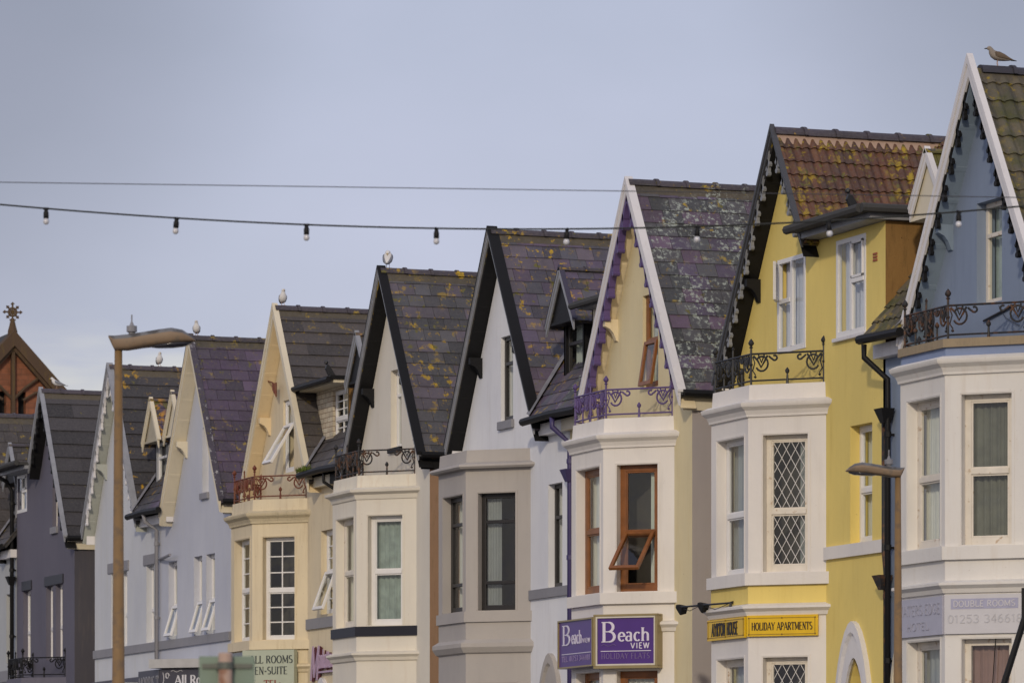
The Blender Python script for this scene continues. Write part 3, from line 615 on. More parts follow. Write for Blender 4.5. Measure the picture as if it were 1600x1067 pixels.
# ------------------------------------------------------------------ barge boards
def barge(par, yc, x, zt, hw, sl, dv, th, mat, fret=None, fretmat=None, fmat2=None, verge=None, vergemat=None, vx=.12, name='bargeboard', sp=.30, frw=.045):
    hf, hn = hw if isinstance(hw, tuple) else (hw, hw); zf, zn = zt - sl * hf, zt - sl * hn; mb = MB()
    def vee(xx, up, dn): return [V((xx, yc - hn, zn + up)), V((xx, yc, zt + up)), V((xx, yc + hf, zf + up)), V((xx, yc + hf, zf - dn)), V((xx, yc, zt - dn)), V((xx, yc - hn, zn - dn))]
    mb.prism(vee(x, 0, dv), V((-th, 0, 0)))
    mb.prism(vee(x - th - .001, .004, dv * .32), V((-.014, 0, 0)))   # raised outer fillet
    b = mb.build(name, mat, par)
    if verge:
        vb = MB(); vb.col = (.06, .05, .075)
        for s in (-1, 1):
            hw, ze = (hf, zf) if s > 0 else (hn, zn)
            vb.prism([V((x - th - .018, yc + s * (hw + .015), ze + .023 - verge)), V((x - th - .018, yc, zt + .04 - verge)), V((x - th - .018, yc, zt + .04)), V((x - th - .018, yc + s * (hw + .015), ze + .023))], V((vx + th, 0, 0)))
        vb.build('verge_capping', vergemat, b)
    if fret:
        fx = x - .018 + frw; w = frw
        for s in (-1, 1):
            f = MB()
            n = int((zt - (zf if s > 0 else zn) - .25) / sp)
            for k in range(n):
                z = zt - dv - .30 - k * sp; y = yc + s * (zt - dv - z) / sl       # on the board's lower edge
                z0 = z
                # scallop band between drops
                if fret == 'scallop':
                    p = []
                    zz = z + sp
                    ya = yc + s * (zt - dv - zz) / sl
                    p = [V((fx, ya, zz)), V((fx, y, z)), V((fx, y - s * .02, z - .10))]
                    for t in range(1, 8):
                        f_ = t / 8; yy = y + (ya - y) * f_; z2 = z + (zz - z) * f_
                        dd = .055 + .045 * abs(2 * f_ - 1) ** 2
                        p.append(V((fx, yy - s * dd * .6, z2 - dd * .9)))
                    f.prism(p, V((-w, 0, 0)))
                else:
                    # drop with forked foot (tracery)
                    f.prism([V((fx, y, z + .12)), V((fx, y - s * .02, z - .10)), V((fx, y - s * .045, z - .10)), V((fx, y - s * .055, z + .20))], V((-w, 0, 0)))
                    f.prism([V((fx, y - s * .085, z + .27)), V((fx, y - s * .105, z + .25)), V((fx, y - s * .055, z + .02)), V((fx, y - s * .035, z + .02))], V((-w, 0, 0)))
                    f.prism([V((fx, y - s * .05, z + .01)), V((fx, y - s * .10, z - .05)), V((fx, y - s * .085, z - .08)), V((fx, y - s * .035, z - .03))], V((-w, 0, 0)))
                    f.prism([V((fx, y - s * .02, z - .06)), V((fx, y + s * .03, z - .105)), V((fx, y + s * .02, z - .13)), V((fx, y - s * .03, z - .09))], V((-w, 0, 0)))
                # drop (pendant)
                yy = y - s * .035
                f.prism([V((fx, yy - .022, z + .02)), V((fx, yy + .022, z + .02)), V((fx, yy + .018, z - .15)), V((fx, yy - .018, z - .15))], V((-w, 0, 0)))
                f.prism([V((fx, yy + .038 * math.cos(R(t)), z - .17 + .034 * math.sin(R(t)))) for t in range(0, 360, 45)], V((-w - .006, 0, 0)))
            if f.v: f.build('fretwork', fretmat, b)
    return b

# ------------------------------------------------------------------ one house of the terrace
def arch_pts(uc, hw, z0, zs, zt, n=8):
    L_ = []
    for i in range(n + 1):
        t = i / n; L_.append((uc - hw * math.cos(t * math.pi / 2) ** 1.15, zs + (zt - zs) * math.sin(t * math.pi / 2) ** .95))
    Rr = [(2 * uc - u, z) for u, z in reversed(L_[:-1])]
    return [(uc - hw, z0)] + L_ + Rr + [(uc + hw, z0)]
def house(k, label, s, c):
    """s=+1: party wall on the near side (right); s=-1: party wall on the far side (left)"""
    random.seed(100 + k)
    h = thing('terraced_house', (XF, AY[k], 0), label, 'house', 'gabled houses of the seafront terrace')
    oh = OH; PW = c.get('pw', 2.95); wm = c['wall']
    def Y(v): return -s * v        # inner-side coordinate v>0 -> local y
    # ---- front wall
    mb = MB(); zi = 7.86
    rake = lambda u: 10.74 - SL * abs(u)
    ol = [(-1.85, 0), (-1.85, rake(1.85)), (0, 10.74)]
    if c.get('flush_dormer'): ol += [((10.74 - 9.42) / SL, 9.42), (PW, 9.42), (PW, 0)]
    else: ol += [(1.80, rake(1.80)), (1.80, zi), (PW, zi), (PW, 0)]
    ol = [(u * s, z) for u, z in ol]
    holes = []; wins = []
    def hole(v0, v1, z0, z1, sym=False):
        a, b = sorted((v0, v1)); 
        return (a, b, z0, z1)
    for w in c['openings']:
        u0, u1 = w['u']
        holes.append((u0, u1, w['z'][0], w['z'][1])); wins.append(w)
    allh = []
    def p3(u, z, d=0.): return O0 + FU * u + V((0, 0, z)) - FN * d
    loops = [[V((u, z, 0)) for u, z in ol]] + [[V((a, c_, 0)), V((a, d, 0)), V((b, d, 0)), V((b, c_, 0))] for a, b, c_, d in holes]
    door = None
    if c.get('door', True):
        uc = s * 2.12; door = arch_pts(uc, .40, .3, 2.6, 4.02); loops.append([V((u, z, 0)) for u, z in door])
    flat = [q for lo in loops for q in lo]; ids = [mb.vert(p3(q.x, q.y)) for q in flat]
    for t in tessellate_polygon(loops): mb.face([ids[i] for i in t])
    for lo in loops[1:]:
        n = len(lo)
        for i in range(n): a, b = lo[i], lo[(i + 1) % n]; mb.quad(p3(a.x, a.y), p3(b.x, b.y), p3(b.x, b.y, .24), p3(a.x, a.y, .24))
    fw_ = mb.build('front_wall', wm, h)
    # ---- side, party and back walls
    sb = MB(); yo = Y(-1.85); yi = Y(PW)
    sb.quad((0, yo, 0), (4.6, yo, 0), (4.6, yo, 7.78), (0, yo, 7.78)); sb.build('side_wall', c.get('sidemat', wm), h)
    sb = MB(); sb.prism([V((.26, yi + s * .01, 0)), V((4.9, yi + s * .01, 0)), V((4.9, yi + s * .01, 7.9)), V((2.3, yi + s * .01, 10.8)), V((.26, yi + s * .01, 8.5 if not c.get('flush_dormer') else 8.5))], V((0, s * .12, 0)))
    bx0, bx1 = sorted((Y(-1.85) + s * .7, yi))
    sb.box(4.9, 5.1, bx0, bx1, 0, 8.0)
    gx = Y(-1.85); sb.box(1.6, 1.8, gx, gx + s * .78, 0, 9.6)
    sb.build('rear_walls', M['bandgrey'], h)
    if door:
        dm = MB(); dm.box(.26, .32, -(s * 2.12) - .45, -(s * 2.12) + .45, .3, 4.1); dm.build('door', M[c.get('doormat', 'inside')], h)
        am = MB(); outer = arch_pts(s * 2.12, .60, .3, 2.6, 4.48); inner = arch_pts(s * 2.12, .40, .3, 2.6, 4.02)
        for i in range(len(outer) - 1):
            a, b, d, e = outer[i], outer[i + 1], inner[i + 1], inner[i]
            mid = lambda p, q, f: (p[0] + (q[0] - p[0]) * f, p[1] + (q[1] - p[1]) * f)
            A1, B1 = mid(a, e, .3), mid(b, d, .3)
            am.sweep([[p3(*a, -0.0), p3(*b, -0.0)], [p3(*a, -.07), p3(*b, -.07)], [p3(*A1, -.075), p3(*B1, -.075)], [p3(*mid(a, e, .38), -.035), p3(*mid(b, d, .38), -.035)], [p3(*e, -.035), p3(*d, -.035)], [p3(*e, .03), p3(*d, .03)]])
        am.build('door_arch', c.get('archmat', M['whitep']), h)
    # ---- roof: two steep slopes and the cross roof over the party side
    rm = MB(); n_ = 1 / math.sqrt(1 + SL * SL)
    kind = c['roof']; pal = SLATE[c['pal']]
    def lay(mb, O, U, Vv, N, ul, vl, keep=None):
        if kind == 'pantile': pantiles(mb, O, U, Vv, N, ul, vl, c.get('tw', .12), c.get('dv', .225), pal, keep, c.get('amp', .022))
        elif kind == 'flat': slates(mb, O, U, Vv, N, ul, vl, c.get('tw', .42), c.get('dv', .247), pal, keep, t=.030, gap=.0015, jit=.002)
        else: slates(mb, O, U, Vv, N, ul, vl, c.get('tw', .27), c.get('dv', .232), pal, keep, t=.019)
    RD = c.get('rd', .06); HC = (ZT - 9.44) / SL; hws = {sd: (HC if (c.get('flush_dormer') and sd == -s) else HW) for sd in (-1, 1)}
    for sd in (-1, 1):
        hq = hws[sd]; LEN = hq / n_
        Vv = V((0, -sd * n_, SL * n_)); N = V((0, sd * SL * n_, n_)); O = V((-oh, sd * hq, ZT - RD - SL * hq))
        lay(rm, O, V((1, 0, 0)), Vv, N, 4.4, LEN)
        a = O + V((.002, 0, 0)) - N * .012; b = a + V((4.4, 0, 0)); rm.col = (.03, .03, .033)
        rm.prism([a, b, b + Vv * LEN, a + Vv * LEN], -N * .03)
    mn = 1 / math.sqrt(1 + 1.44); Vm = V((mn, 0, 1.2 * mn)); Nm = V((-1.2 * mn, 0, mn)); vl = (2.24 + .3) / mn
    Om = V((-.30, 0, 7.93)); Um = V((0, -s, 0)) # grows toward the party side
    flush = c.get('flush_dormer')
    def keepm(u, v):
        z = 7.93 + v * 1.2 * mn; return u > max((ZT - z) / SL - .10, 0) and not (flush and z < 9.4)
    if kind == 'pantile':
        pantiles(rm, Om, Um, Vm, Nm, PW + .02, vl, c.get('tw', .12), .25, pal, keepm)
    else: slates(rm, Om, Um, Vm, Nm, PW + .02, vl, c.get('tw2', .27), .24, pal, keepm, t=.019)
    rm.col = (.03, .03, .033)
    def zline(v): return 7.93 + v * 1.2 * mn
    if not flush:
        P = lambda u, v: Om + Um * u + Vm * v - Nm * .012
        rm.prism([P(1.92, 0.02), P(PW, 0.02), P(PW, vl), P(0, vl)], -Nm * .06)
    # back slope
    rm.box(2.1, 2.2, Y(PW), Y(0), 9.5, 10.8)
    y0, y1 = sorted((Y(PW), Y(-1.85) + s * .75))
    rm.prism([V((2.2, y0, 10.95)), V((2.2, y1, 10.95)), V((5.2, y1, 7.8)), V((5.2, y0, 7.8))], V((.05, 0, .05)))
    roof = rm.build('roof', c['roofmat'], h)
    gm = MB(); ridge(gm, V((-oh + (.0 if RD < .1 else .12), 0, ZT - RD + .0)), V((1, 0, 0)), 4.4, c.get('rr', .095)); gm.build('ridge_tiles', c.get('ridgemat', c['roofmat']), roof)
    mm_ = MB(); mm_.col = (.09, .075, .05); mw = .125 if c.get('mortar') else .125
    for sd in (-1, 1):
        mm_.prism([V((-oh + .0, 0, ZT - RD + .03)), V((-oh + .0, sd * .05, ZT - RD + .02)), V((-oh + .0, sd * mw, ZT - RD + .026 - mw * SL)), V((-oh + .0, sd * .03, ZT - RD - .10))], V((4.3, 0, 0)))
    mm_.build('ridge_mortar', M['mortar'] if c.get('mortar') else c['roofmat'], roof)
    if not flush:
        lf = MB(); 
        a = V((-.30, Y(1.90), 7.95)); d = V((.62, Y(1.90) - Y(1.90) + s * (1.2 * .62) / SL, 1.2 * .62)); b = a + d * 2.6
        lf.prism([a + V((0, -s * .06, .05)), b + V((0, -s * .06, .05)), b + V((0, s * .07, .08)), a + V((0, s * .07, .08))], V((0, 0, .008))); lf.build('valley_flashing', M['lead'], roof)
    # ---- soffit under both slopes
    sf = MB(); dz = .15 + RD
    for sd in (-1, 1):
        a = V((-oh, sd * hws[sd], ZT - SL * hws[sd] - dz)); b = V((-oh, 0, ZT - dz)); sf.prism([a, b, b + V((oh + .01, 0, 0)), a + V((oh + .01, 0, 0))], V((0, 0, -.02)))
        for kk in range(1, 7):   # board joints
            f = kk / 7 + rnd(-.02, .02); q = a + (b - a) * f
            sf.prism([q + V((0, 0, -.020)), q + V((oh, 0, -.020)), q + V((oh, -sd * .03, .028)), q + V((0, -sd * .03, .028))], V((0, 0, -.006)))
    sf.build('soffit', c['soffit'], h)
    bk = MB()
    for sd in (-1, 1):
        if hws[sd] < HW: continue
        z = 9.33; y = sd * (ZT - z) / SL
        yy = y - sd * .03; bk = MB()
        bk.prism([V((-oh + .02, yy, z - .20)), V((.02, yy, z - .20)), V((.02, yy, z - .52)), V((-.03, yy, z - .50)), V((-.07, yy, z - .40)), V((-.12, yy, z - .34)), V((-oh + .02, yy, z - .30))], V((0, -sd * .09, 0)))
        bk.build('eaves_bracket', c['soffit'], h)
    barge(h, 0, -oh, ZT, (hws[1], hws[-1]), SL, c.get('bdv', .24), .03, c['barge'], fret=c.get('fret'), fretmat=c.get('fretmat'), frw=c.get('frw', .045), verge=c.get('verge', .035), vergemat=c.get('vergemat', c['barge']), vx=c.get('vx', .10))
    # ---- eaves: outer fascia and gutter
    em = MB(); ye = Y(-1.87)
    em.box(-.16, 3.2, ye, ye + s * .03, 7.60, 7.77); em.build('fascia', c.get('fascia', M['whitep']), h)
    gt = MB(); yy = Y(-HW) + s * .03; gt.tube([V((-oh + .03, yy, ZE - .03)), V((3.2, yy, ZE - .03))], .055, 8)
    gt.build('gutter', M['black'], h)
    # ---- inner eaves
    if flush:
        o_ = c.get('over', .36); a, b = sorted((Y(HC - .08), Y(PW + .12)))
        fm = MB(); fm.box(-o_ * .72, 2.6, a + .02, b - .03, 9.425, 9.50); fd = fm.build('dormer_fascia', c.get('dfascia', M['greyp']), h)
        fm = MB(); fm.box(-o_, 2.6, a, b, 9.503, 9.56); fm.tube([V((-o_ - .045, a, 9.545)), V((-o_ - .045, b + .04, 9.545))], .06, 8); e_ = b + .04 if s > 0 else b + .04
        yy = (a - .045) if s > 0 else (b + .045); fm.tube([V((-o_ - .045, yy, 9.545)), V((2.6, yy, 9.545))], .06, 8); fm.build('dormer_roof', M['slab'], h)
        ck = MB(); yy = Y(PW); ck.prism([V((0.001, yy, 7.7)), V((2.6, yy, 7.7)), V((2.6, yy, 9.42)), V((0.001, yy, 9.42))], V((0, s * .06, 0))); ck.build('dormer_cheek', c.get('cheek', wm), h)
    if not flush:
        em = MB(); a, b = sorted((Y(1.86), Y(PW))); em.box(-.14, -.005, a, b, 7.70, 7.87); em.build('fascia', c.get('fascia', M['whitep']), h)
        gt = MB(); gt.tube([V((-.33, Y(1.74), 7.91)), V((-.33, Y(PW), 7.93))], .06, 8); gt.build('gutter', M['black'], h)
    # ---- band on the facade
    if c.get('band'):
        bm = MB(); mat, w0, w1, z0, z1, d = c['band']; a, b = sorted((Y(w0), Y(w1))); bm.box(-d, .01, a, b, z0, z1); bm.build('string_band', mat, h)
    # ---- windows in the front wall
    for w in wins:
        u0, u1 = w['u']; z0, z1 = w['z']; kw = {q: w[q] for q in w if q not in ('u', 'z', 'lintel')}
        window(h, O0, FU, FN, u0, u1, z0, z1, **kw)
        if w.get('lintel'):
            lm = MB(); l0, l1, lz = w['lintel']; lm.bar(O0, FU, FN, l0, l1, z1 + .002, z1 + lz, -.025, .02); lm.build('lintel', M[c.get('lintelmat', 'bandgrey')], h, bevel=.006)
    if c.get('bay', True): bay(h, c, h)
    if c.get('rail'): railing(h, 7.585, c['rail'])
    return h, s
def Yf(s, v): return -s * v

def gabled_dormer(h, s, wallm, frame, bmat, roofm, pal, curtain='netblue', soff=None, vergemat=None, panel=None, dv=2.15, hw2=.56):
    random.seed(int(h.location.y)); yc = Yf(s, dv); x0 = .24; hw = .43; mb = MB()
    mb.panel(V((x0, yc, 0)), FU, FN, [(-hw, 8.28), (-hw, 9.42), (0, 10.0), (hw, 9.42), (hw, 8.28)], [(-.34, .34, 8.42, 9.34)], .05)
    for sd in (-1, 1):
        y = yc + sd * hw; mb.prism([V((x0, y, 8.28)), V((x0, y, 9.42)), V((1.05, y, 9.42))], V((0, -sd * .04, 0)))
    d = mb.build('dormer', wallm, h)
    window(h, V((x0, yc, 0)), FU, FN, -.34, .34, 8.42, 9.34, dep=.03, style='top', mat=frame, curtain=curtain, fw=.06, sill=.07, sillmat='lead' if frame == 'dark' else None)
    rm = MB(); zt = 10.12; sl = 1.45; n_ = 1 / math.sqrt(1 + sl * sl)
    for sd in (-1, 1):
        Vv = V((0, -sd * n_, sl * n_)); N = V((0, sd * sl * n_, n_)); O = V((.03, yc + sd * hw2, zt - sl * hw2))
        slates(rm, O, V((1, 0, 0)), Vv, N, 1.55, hw2 / n_, .25, .2, SLATE[pal], t=.016); rm.col = (.04, .04, .045)
        a = O - N * .006; rm.prism([a, a + V((1.55, 0, 0)), a + V((1.55, 0, 0)) + Vv * (hw2 / n_), a + Vv * (hw2 / n_)], -N * .05)
    ridge(rm, V((-.01, yc, zt + .01)), V((1, 0, 0)), 1.6, .06)
    rm.build('dormer_roof', roofm, d)
    if soff:
        sf = MB(); sf.prism([V((.05, yc - .5, 9.36)), V((.05, yc + .5, 9.36)), V((.05, yc, 10.02))], V((.02, 0, 0))) if panel else None
        sf.box(.03, x0, yc - .5, yc + .5, 9.32, 9.36); sf.build('dormer_soffit', soff, d)
    barge(h, yc, .03, zt + .03, hw2 + .01, sl, .15, .025, bmat, verge=.02, vergemat=vergemat or bmat, vx=.05, name='dormer_bargeboard')
    return d
def flat_dormer(h, s, v0, v1, w0, w1, wallm, frame, roofm, x0=.12, over=.20, ztop=9.44, zb=8.3, curtain='net', wz=(8.42, 9.34), style='sash', open_=None, faciam=None, cheek=None, sill=.06, uc=None):
    a, b = sorted((Yf(s, v0), Yf(s, v1))); mb = MB()
    u0, u1 = sorted((s * w0, s * w1))
    mb.panel(V((x0, 0, 0)), FU, FN, [(-b, zb), (-b, ztop), (-a, ztop), (-a, zb)], [(u0, u1, wz[0], wz[1])], .12)
    d = mb.build('dormer', wallm, h)
    ck = MB()
    for y, sd in ((a, 1), (b, -1)): ck.prism([V((x0, y, zb - .1)), V((x0, y, ztop)), V((1.1, y, ztop)), V((1.1, y, ztop - .25))], V((0, sd * .04, 0)))
    ck.build('dormer_cheek', cheek or wallm, d)
    window(h, V((x0, 0, 0)), FU, FN, u0, u1, wz[0], wz[1], dep=.05, style=style, mat=frame, curtain=curtain, fw=.05, open_=open_, sill=sill)
    rm = MB(); rm.box(x0 - over, 1.4, a - .10, b + .10, ztop + .06, ztop + .12); rm.tube([V((x0 - over - .03, a - .10, ztop + .05)), V((x0 - over - .03, b + .10, ztop + .05))], .05, 8)
    rm.build('dormer_roof', roofm, d)
    fm = MB(); fm.box(x0 - over * .8, 1.3, a - .06, b + .06, ztop + .002, ztop + .058); fm.build('dormer_fascia', faciam or M['whitep'], d)
    return d
def pipe(h, pts, mat, r=.038, hopper=None, name='drainpipe'):
    mb = MB(); mb.smooth = True; mb.tube(pts, r, 8); mb.smooth = False
    zs = max(p[2] for p in pts[-2:]); x, y = pts[-1][0], pts[-1][1]; z = zs - .3
    while z > 1: mb.lathe((x, y, z), [(r, 0), (r * 1.3, .005), (r * 1.3, .07), (r, .075)], 8); mb.box(x, x + .09, y - .008, y + .008, z + .02, z + .05); z -= 1.4
    if hopper: hx, hy, hz = hopper; mb.hexa([(hx - .05, hy - .05, hz - .18), (hx + .05, hy - .05, hz - .18), (hx + .05, hy + .05, hz - .18), (hx - .05, hy + .05, hz - .18), (hx - .11, hy - .12, hz), (hx + .07, hy - .12, hz), (hx + .07, hy + .12, hz), (hx - .11, hy + .12, hz)])
    return mb.build(name, mat, h)

# ------------------------------------------------------------------ the ten houses
white = paint('white_render', (.73, .74, .76), .8); bayw = paint('bay_white', (.72, .69, .65), .75, amt=.2)
greybay = paint('stone_grey_paint', (.40, .375, .35), .8, (.2, .18, .16), .2)
creamw = paint('cream_white_render', (.69, .65, .56), .8, (.40, .25, .12), .25)
cream6 = paint('yellowed_cream_render', (.66, .57, .40), .85, (.30, .20, .09), .55)
creamy = paint('butter_render', (.70, .61, .38), .85, (.55, .35, .08), .45)
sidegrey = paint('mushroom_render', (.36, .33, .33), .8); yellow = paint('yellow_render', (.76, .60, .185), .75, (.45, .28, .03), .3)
blue = paint('blue_render', (.22, .275, .375), .75, (.09, .12, .18), .35); bluel = paint('blue_parapet', (.20, .255, .40), .75, (.1, .13, .2), .25)
bayw1 = paint('bay_white_weathered', (.70, .68, .64), .75, (.45, .33, .2), .35)
lav = paint('lavender_white_render', (.50, .52, .58), .8, (.5, .48, .3), .25); lav8 = paint('cool_white_render', (.55, .57, .60), .8, (.5, .50, .3), .3)
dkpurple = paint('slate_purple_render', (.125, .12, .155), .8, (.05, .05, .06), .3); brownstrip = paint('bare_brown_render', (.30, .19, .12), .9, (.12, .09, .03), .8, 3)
fasciacream = M['creamp']
WG = dict(u=(-.28, .42), z=(8.08, 9.33))           # gable window of the narrow kind
h1, s1 = house(1, 'blue gabled house with white bay at the right edge, black tracery under its white bargeboards', -1, dict(pw=2.95,
 wall=blue, roof='pantile', rd=.16, verge=.11, tw=.165, dv=.27, amp=.03, pal='olive', roofmat=roofmat('mossy_tiles', (.30, .22, .03), .53, .62, moss=.7, seed=1, grime=.3), ridgemat=plain('dark_ridge', (.04, .038, .05), .6), rr=.10,
 soffit=paint('blue_soffit', (.20, .26, .33), .7, (.06, .07, .09), .4), barge=M['whitep'], bdv=.23, vx=.05, fret='trace', fretmat=M['black'], fascia=M['whitep'],
 baymat=bayw1, parmat=bluel, bandmat=bayw1, win=dict(mat='timber', curtain='netblue_l', style='sash', fw=.075, split=.47), win01=dict(curtain='netpale_l'), win11=dict(curtain='dimgrey', split=.49), win10=dict(curtain='pinkblind', style='plain'), win00=dict(curtain='netblue'),
 openings=[dict(u=(.0 - .28, .40), z=(8.08, 9.30), style='top', curtain='teal', mat='timber', dep=.12)], rail='ironrust', door=True, archmat=M['creamp'], bandout=.05))
h2, s2 = house(2, 'yellow gabled house with red-brown tiled roof, black fretwork and a white diamond-leaded bay', 1, dict(pw=3.02, flush_dormer=True,
 wall=yellow, roof='pantile', rd=.07, verge=.06, tw=.118, dv=.225, amp=.026, pal='pantile', roofmat=roofmat('red_tiles', (.32, .23, .02), .54, .60, seed=2, grime=.3), ridgemat=roofmat('red_ridge', (.36, .22, .03), .6, .66, seed=8), mortar=True, rr=.105,
 soffit=M['black'], barge=plain('dark_grey_edge', (.06, .062, .07), .5), bdv=.12, vx=.03, fret='trace', fretmat=plain('grey_fret', (.22, .23, .25), .5), cheek=M['oldrender'], dfascia=M['greyp'],
 baymat=bayw, win=dict(mat='timber', curtain='netblue', style='sash', fw=.07, split=.44), win11=dict(style='lattice', curtain='netblue_r', split=.44), win10=dict(style='lattice', curtain=None, mat='timber'), win01=dict(curtain='netblue', mat='upvc', fw=.05),
 openings=[dict(u=(-.36, .56), z=(8.08, 9.31), style='casement2', curtain='frost', dep=-.01, open_='left', fw=.06), dict(u=(1.53, 2.44), z=(8.10, 9.34), style='casement2', curtain='frost', dep=-.01, fw=.06, sill=.05),
           dict(u=(1.95, 2.62), z=(5.46, 6.95), style='sash', curtain='netpale', mat='upvc', dep=.13, fw=.06, split=.45)],
 band=(bayw, 1.21, 3.02, 5.30, 5.46, .045), rail='iron'))
h3, s3 = house(3, 'cream gabled house with purple fretwork, purple railing and brown timber bay windows', -1, dict(pw=2.86,
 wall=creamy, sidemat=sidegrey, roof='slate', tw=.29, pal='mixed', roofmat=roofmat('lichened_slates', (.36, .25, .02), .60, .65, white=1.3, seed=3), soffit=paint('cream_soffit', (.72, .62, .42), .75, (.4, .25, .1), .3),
 barge=M['whitep'], bdv=.20, vx=.09, fret='scallop', frw=.10, fretmat=M['purple'], fascia=fasciacream,
 baymat=bayw, win=dict(mat='brown', curtain='netpale', style='sash', fw=.085, split=.5), win11=dict(open_='bottom', curtain='net_r', split=.46, rc=47),
 openings=[dict(u=(.02, .60), z=(8.05, 9.36), style='sash', mat='brown', curtain='net', dep=.05, open_='bottom', split=.5, rc=9)], rail='purple'))
h4, s4 = house(4, 'white gabled house with black soffits, black bay window frames and a stone-grey bay', 1, dict(pw=2.86,
 wall=white, roof='slate', pal='purple', roofmat=roofmat('yellow_lichened_slates', (.42, .27, .02), .585, .625, seed=4), soffit=M['black'], barge=M['greyp'], bdv=.13, vx=.14, verge=.07, vergemat=M['black'], fascia=M['whitep'],
 baymat=greybay, room=M['black'], bandout=.035, cornice=[(0, 7.30), (.10, 7.30), (.13, 7.33), (.12, 7.36), (.0, 7.40)], ledge=[(0, 4.52), (.04, 4.54), (.09, 4.62), (.09, 4.68), (.0, 4.74)],
 win=dict(mat='dark', curtain='netpale', style='triple', fw=.07), win11=dict(curtain='netblue_l', style='triple'), win10=dict(curtain=None, style='triple'), 
 openings=[dict(u=(-.10, .44), z=(8.08, 9.36), style='top', mat='dark', curtain='netpale', dep=.06, sill=.13, sillmat='bandgrey'), dict(u=(1.95, 2.54), z=(5.45, 6.98), style='top', mat='dark', curtain='netpale', dep=.10)],
 band=(M['bandgrey'], 1.21, 2.86, 5.31, 5.45, .04), archmat=greybay))
h5, s5 = house(5, 'cream-white gabled house with black soffits and a black band under its white bay window', -1, dict(pw=2.87,
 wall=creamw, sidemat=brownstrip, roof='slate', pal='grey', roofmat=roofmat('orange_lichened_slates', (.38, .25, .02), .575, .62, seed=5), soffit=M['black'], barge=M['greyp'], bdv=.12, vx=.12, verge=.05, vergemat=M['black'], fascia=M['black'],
 baymat=creamw, parmat=paint('rust_stained_parapet', (.68, .64, .54), .8, (.42, .22, .08), .6, 1.8), bandmat=M['bandblack'], bandout=.03, cornice=[(0, 7.19), (.02, 7.20), (.04, 7.27), (.12, 7.31), (.13, 7.35), (0, 7.39)], win=dict(mat='timber', curtain='netpale', style='sash', fw=.07, split=.5), win11=dict(curtain='teal', mat='upvc', split=.49),
 openings=[dict(u=(-.08, .45), z=(8.08, 9.34), style='top', mat='upvc', curtain='netpale', dep=.10, sill=.08, sillmat='black')], rail='ironrust'))
h6, s6 = house(6, 'yellowed cream gabled house with rusty red railing above its small-paned white bay windows', 1, dict(pw=2.87,
 wall=cream6, roof='flat', pal='brown', tw=.9, dv=.247, roofmat=roofmat('brown_flat_tiles', (.30, .21, .03), .60, .66, seed=6, grime=.3), soffit=paint('cream_soffit_boards', (.72, .58, .36), .75, (.35, .2, .08), .3),
 barge=M['creamp'], bdv=.22, vx=.07, fascia=M['creamp'], baymat=cream6, cormat=paint('mossy_cornice', (.58, .50, .34), .9, (.09, .08, .02), .9, 2.2, .5), parmat=paint('rust_washed_cream', (.64, .56, .40), .85, (.30, .16, .06), .7, 2.0), win=dict(mat='upvc', curtain='netblue', style='grid', fw=.05, split=.5), win11=dict(curtain=None, style='grid', mat='upvc', split=.48), win01=dict(curtain='netpale'),
 openings=[dict(u=(-.20, .42), z=(8.10, 9.36), style='sash', mat='upvc', curtain='net_r', dep=.04, open_='bottom', split=.64, rc=31), dict(u=(1.95, 2.62), z=(5.55, 6.97), style='grid', mat='upvc', curtain='netblue', dep=.10, open_='bottom', split=.5, rc=20)],
 band=(M['bandgrey'], 1.21, 2.87, 5.32, 5.50, .04), rail='rust'))
WP = dict(style='sash', mat='upvc', curtain='netblue', dep=.10, fw=.05, split=.42)
h7, s7 = house(7, 'lavender-white gabled house with purple slates and cream bargeboards, three narrow open sashes', -1, dict(pw=2.83, bay=False,
 wall=lav, roof='slate', pal='violet', tw=.34, roofmat=roofmat('purple_slates', (.30, .22, .04), .585, .65, seed=7, grime=.6), soffit=M['creamp'], barge=M['creamp'], bdv=.22, vx=.08, verge=.04, vergemat=roofmat('verge_slate', (.5, .5, .5), .57, .60, seed=11), fascia=M['whitep'],
 openings=[dict(u=(-.50, .03), z=(5.50, 6.96), open_='bottom', rc=17, **WP), dict(u=(.30, .85), z=(5.50, 6.96), open_='bottom', rc=17, **WP), dict(u=(-2.2, -1.62), z=(5.50, 6.96), open_='bottom', rc=17, **WP), dict(u=(.05, .45), z=(8.10, 9.30), style='top', mat='upvc', curtain='netblue', dep=.10, sill=.12, sillmat='bandgrey')],
 band=(M['bandgrey'], -1.86, 2.83, 5.33, 5.49, .04), door=False))
h8, s8 = house(8, 'cool white gabled house with scalloped grey boards, behind the tall lamp post', 1, dict(pw=2.83, bay=False,
 wall=lav8, roof='flat', pal='dark', tw=1.1, dv=.30, roofmat=roofmat('dark_flat_tiles', (.45, .26, .02), .60, .64, seed=9, grime=.2), soffit=paint('pale_green_grey_soffit', (.40, .42, .38), .7, (.2, .22, .18), .4), barge=M['greyp'], bdv=.14, vx=.10, fret='scallop', fretmat=M['whitep'],
 openings=[dict(u=(-.62, -.12), z=(5.50, 6.96), lintel=(-.83, .68, .20), **WP), dict(u=(.05, .55), z=(5.50, 6.96), **WP), dict(u=(1.92, 2.46), z=(5.50, 6.98), lintel=(1.76, 2.6, .20), **WP)],
 band=(M['bandgrey'], -1.86, 2.83, 5.33, 5.49, .04), door=False))
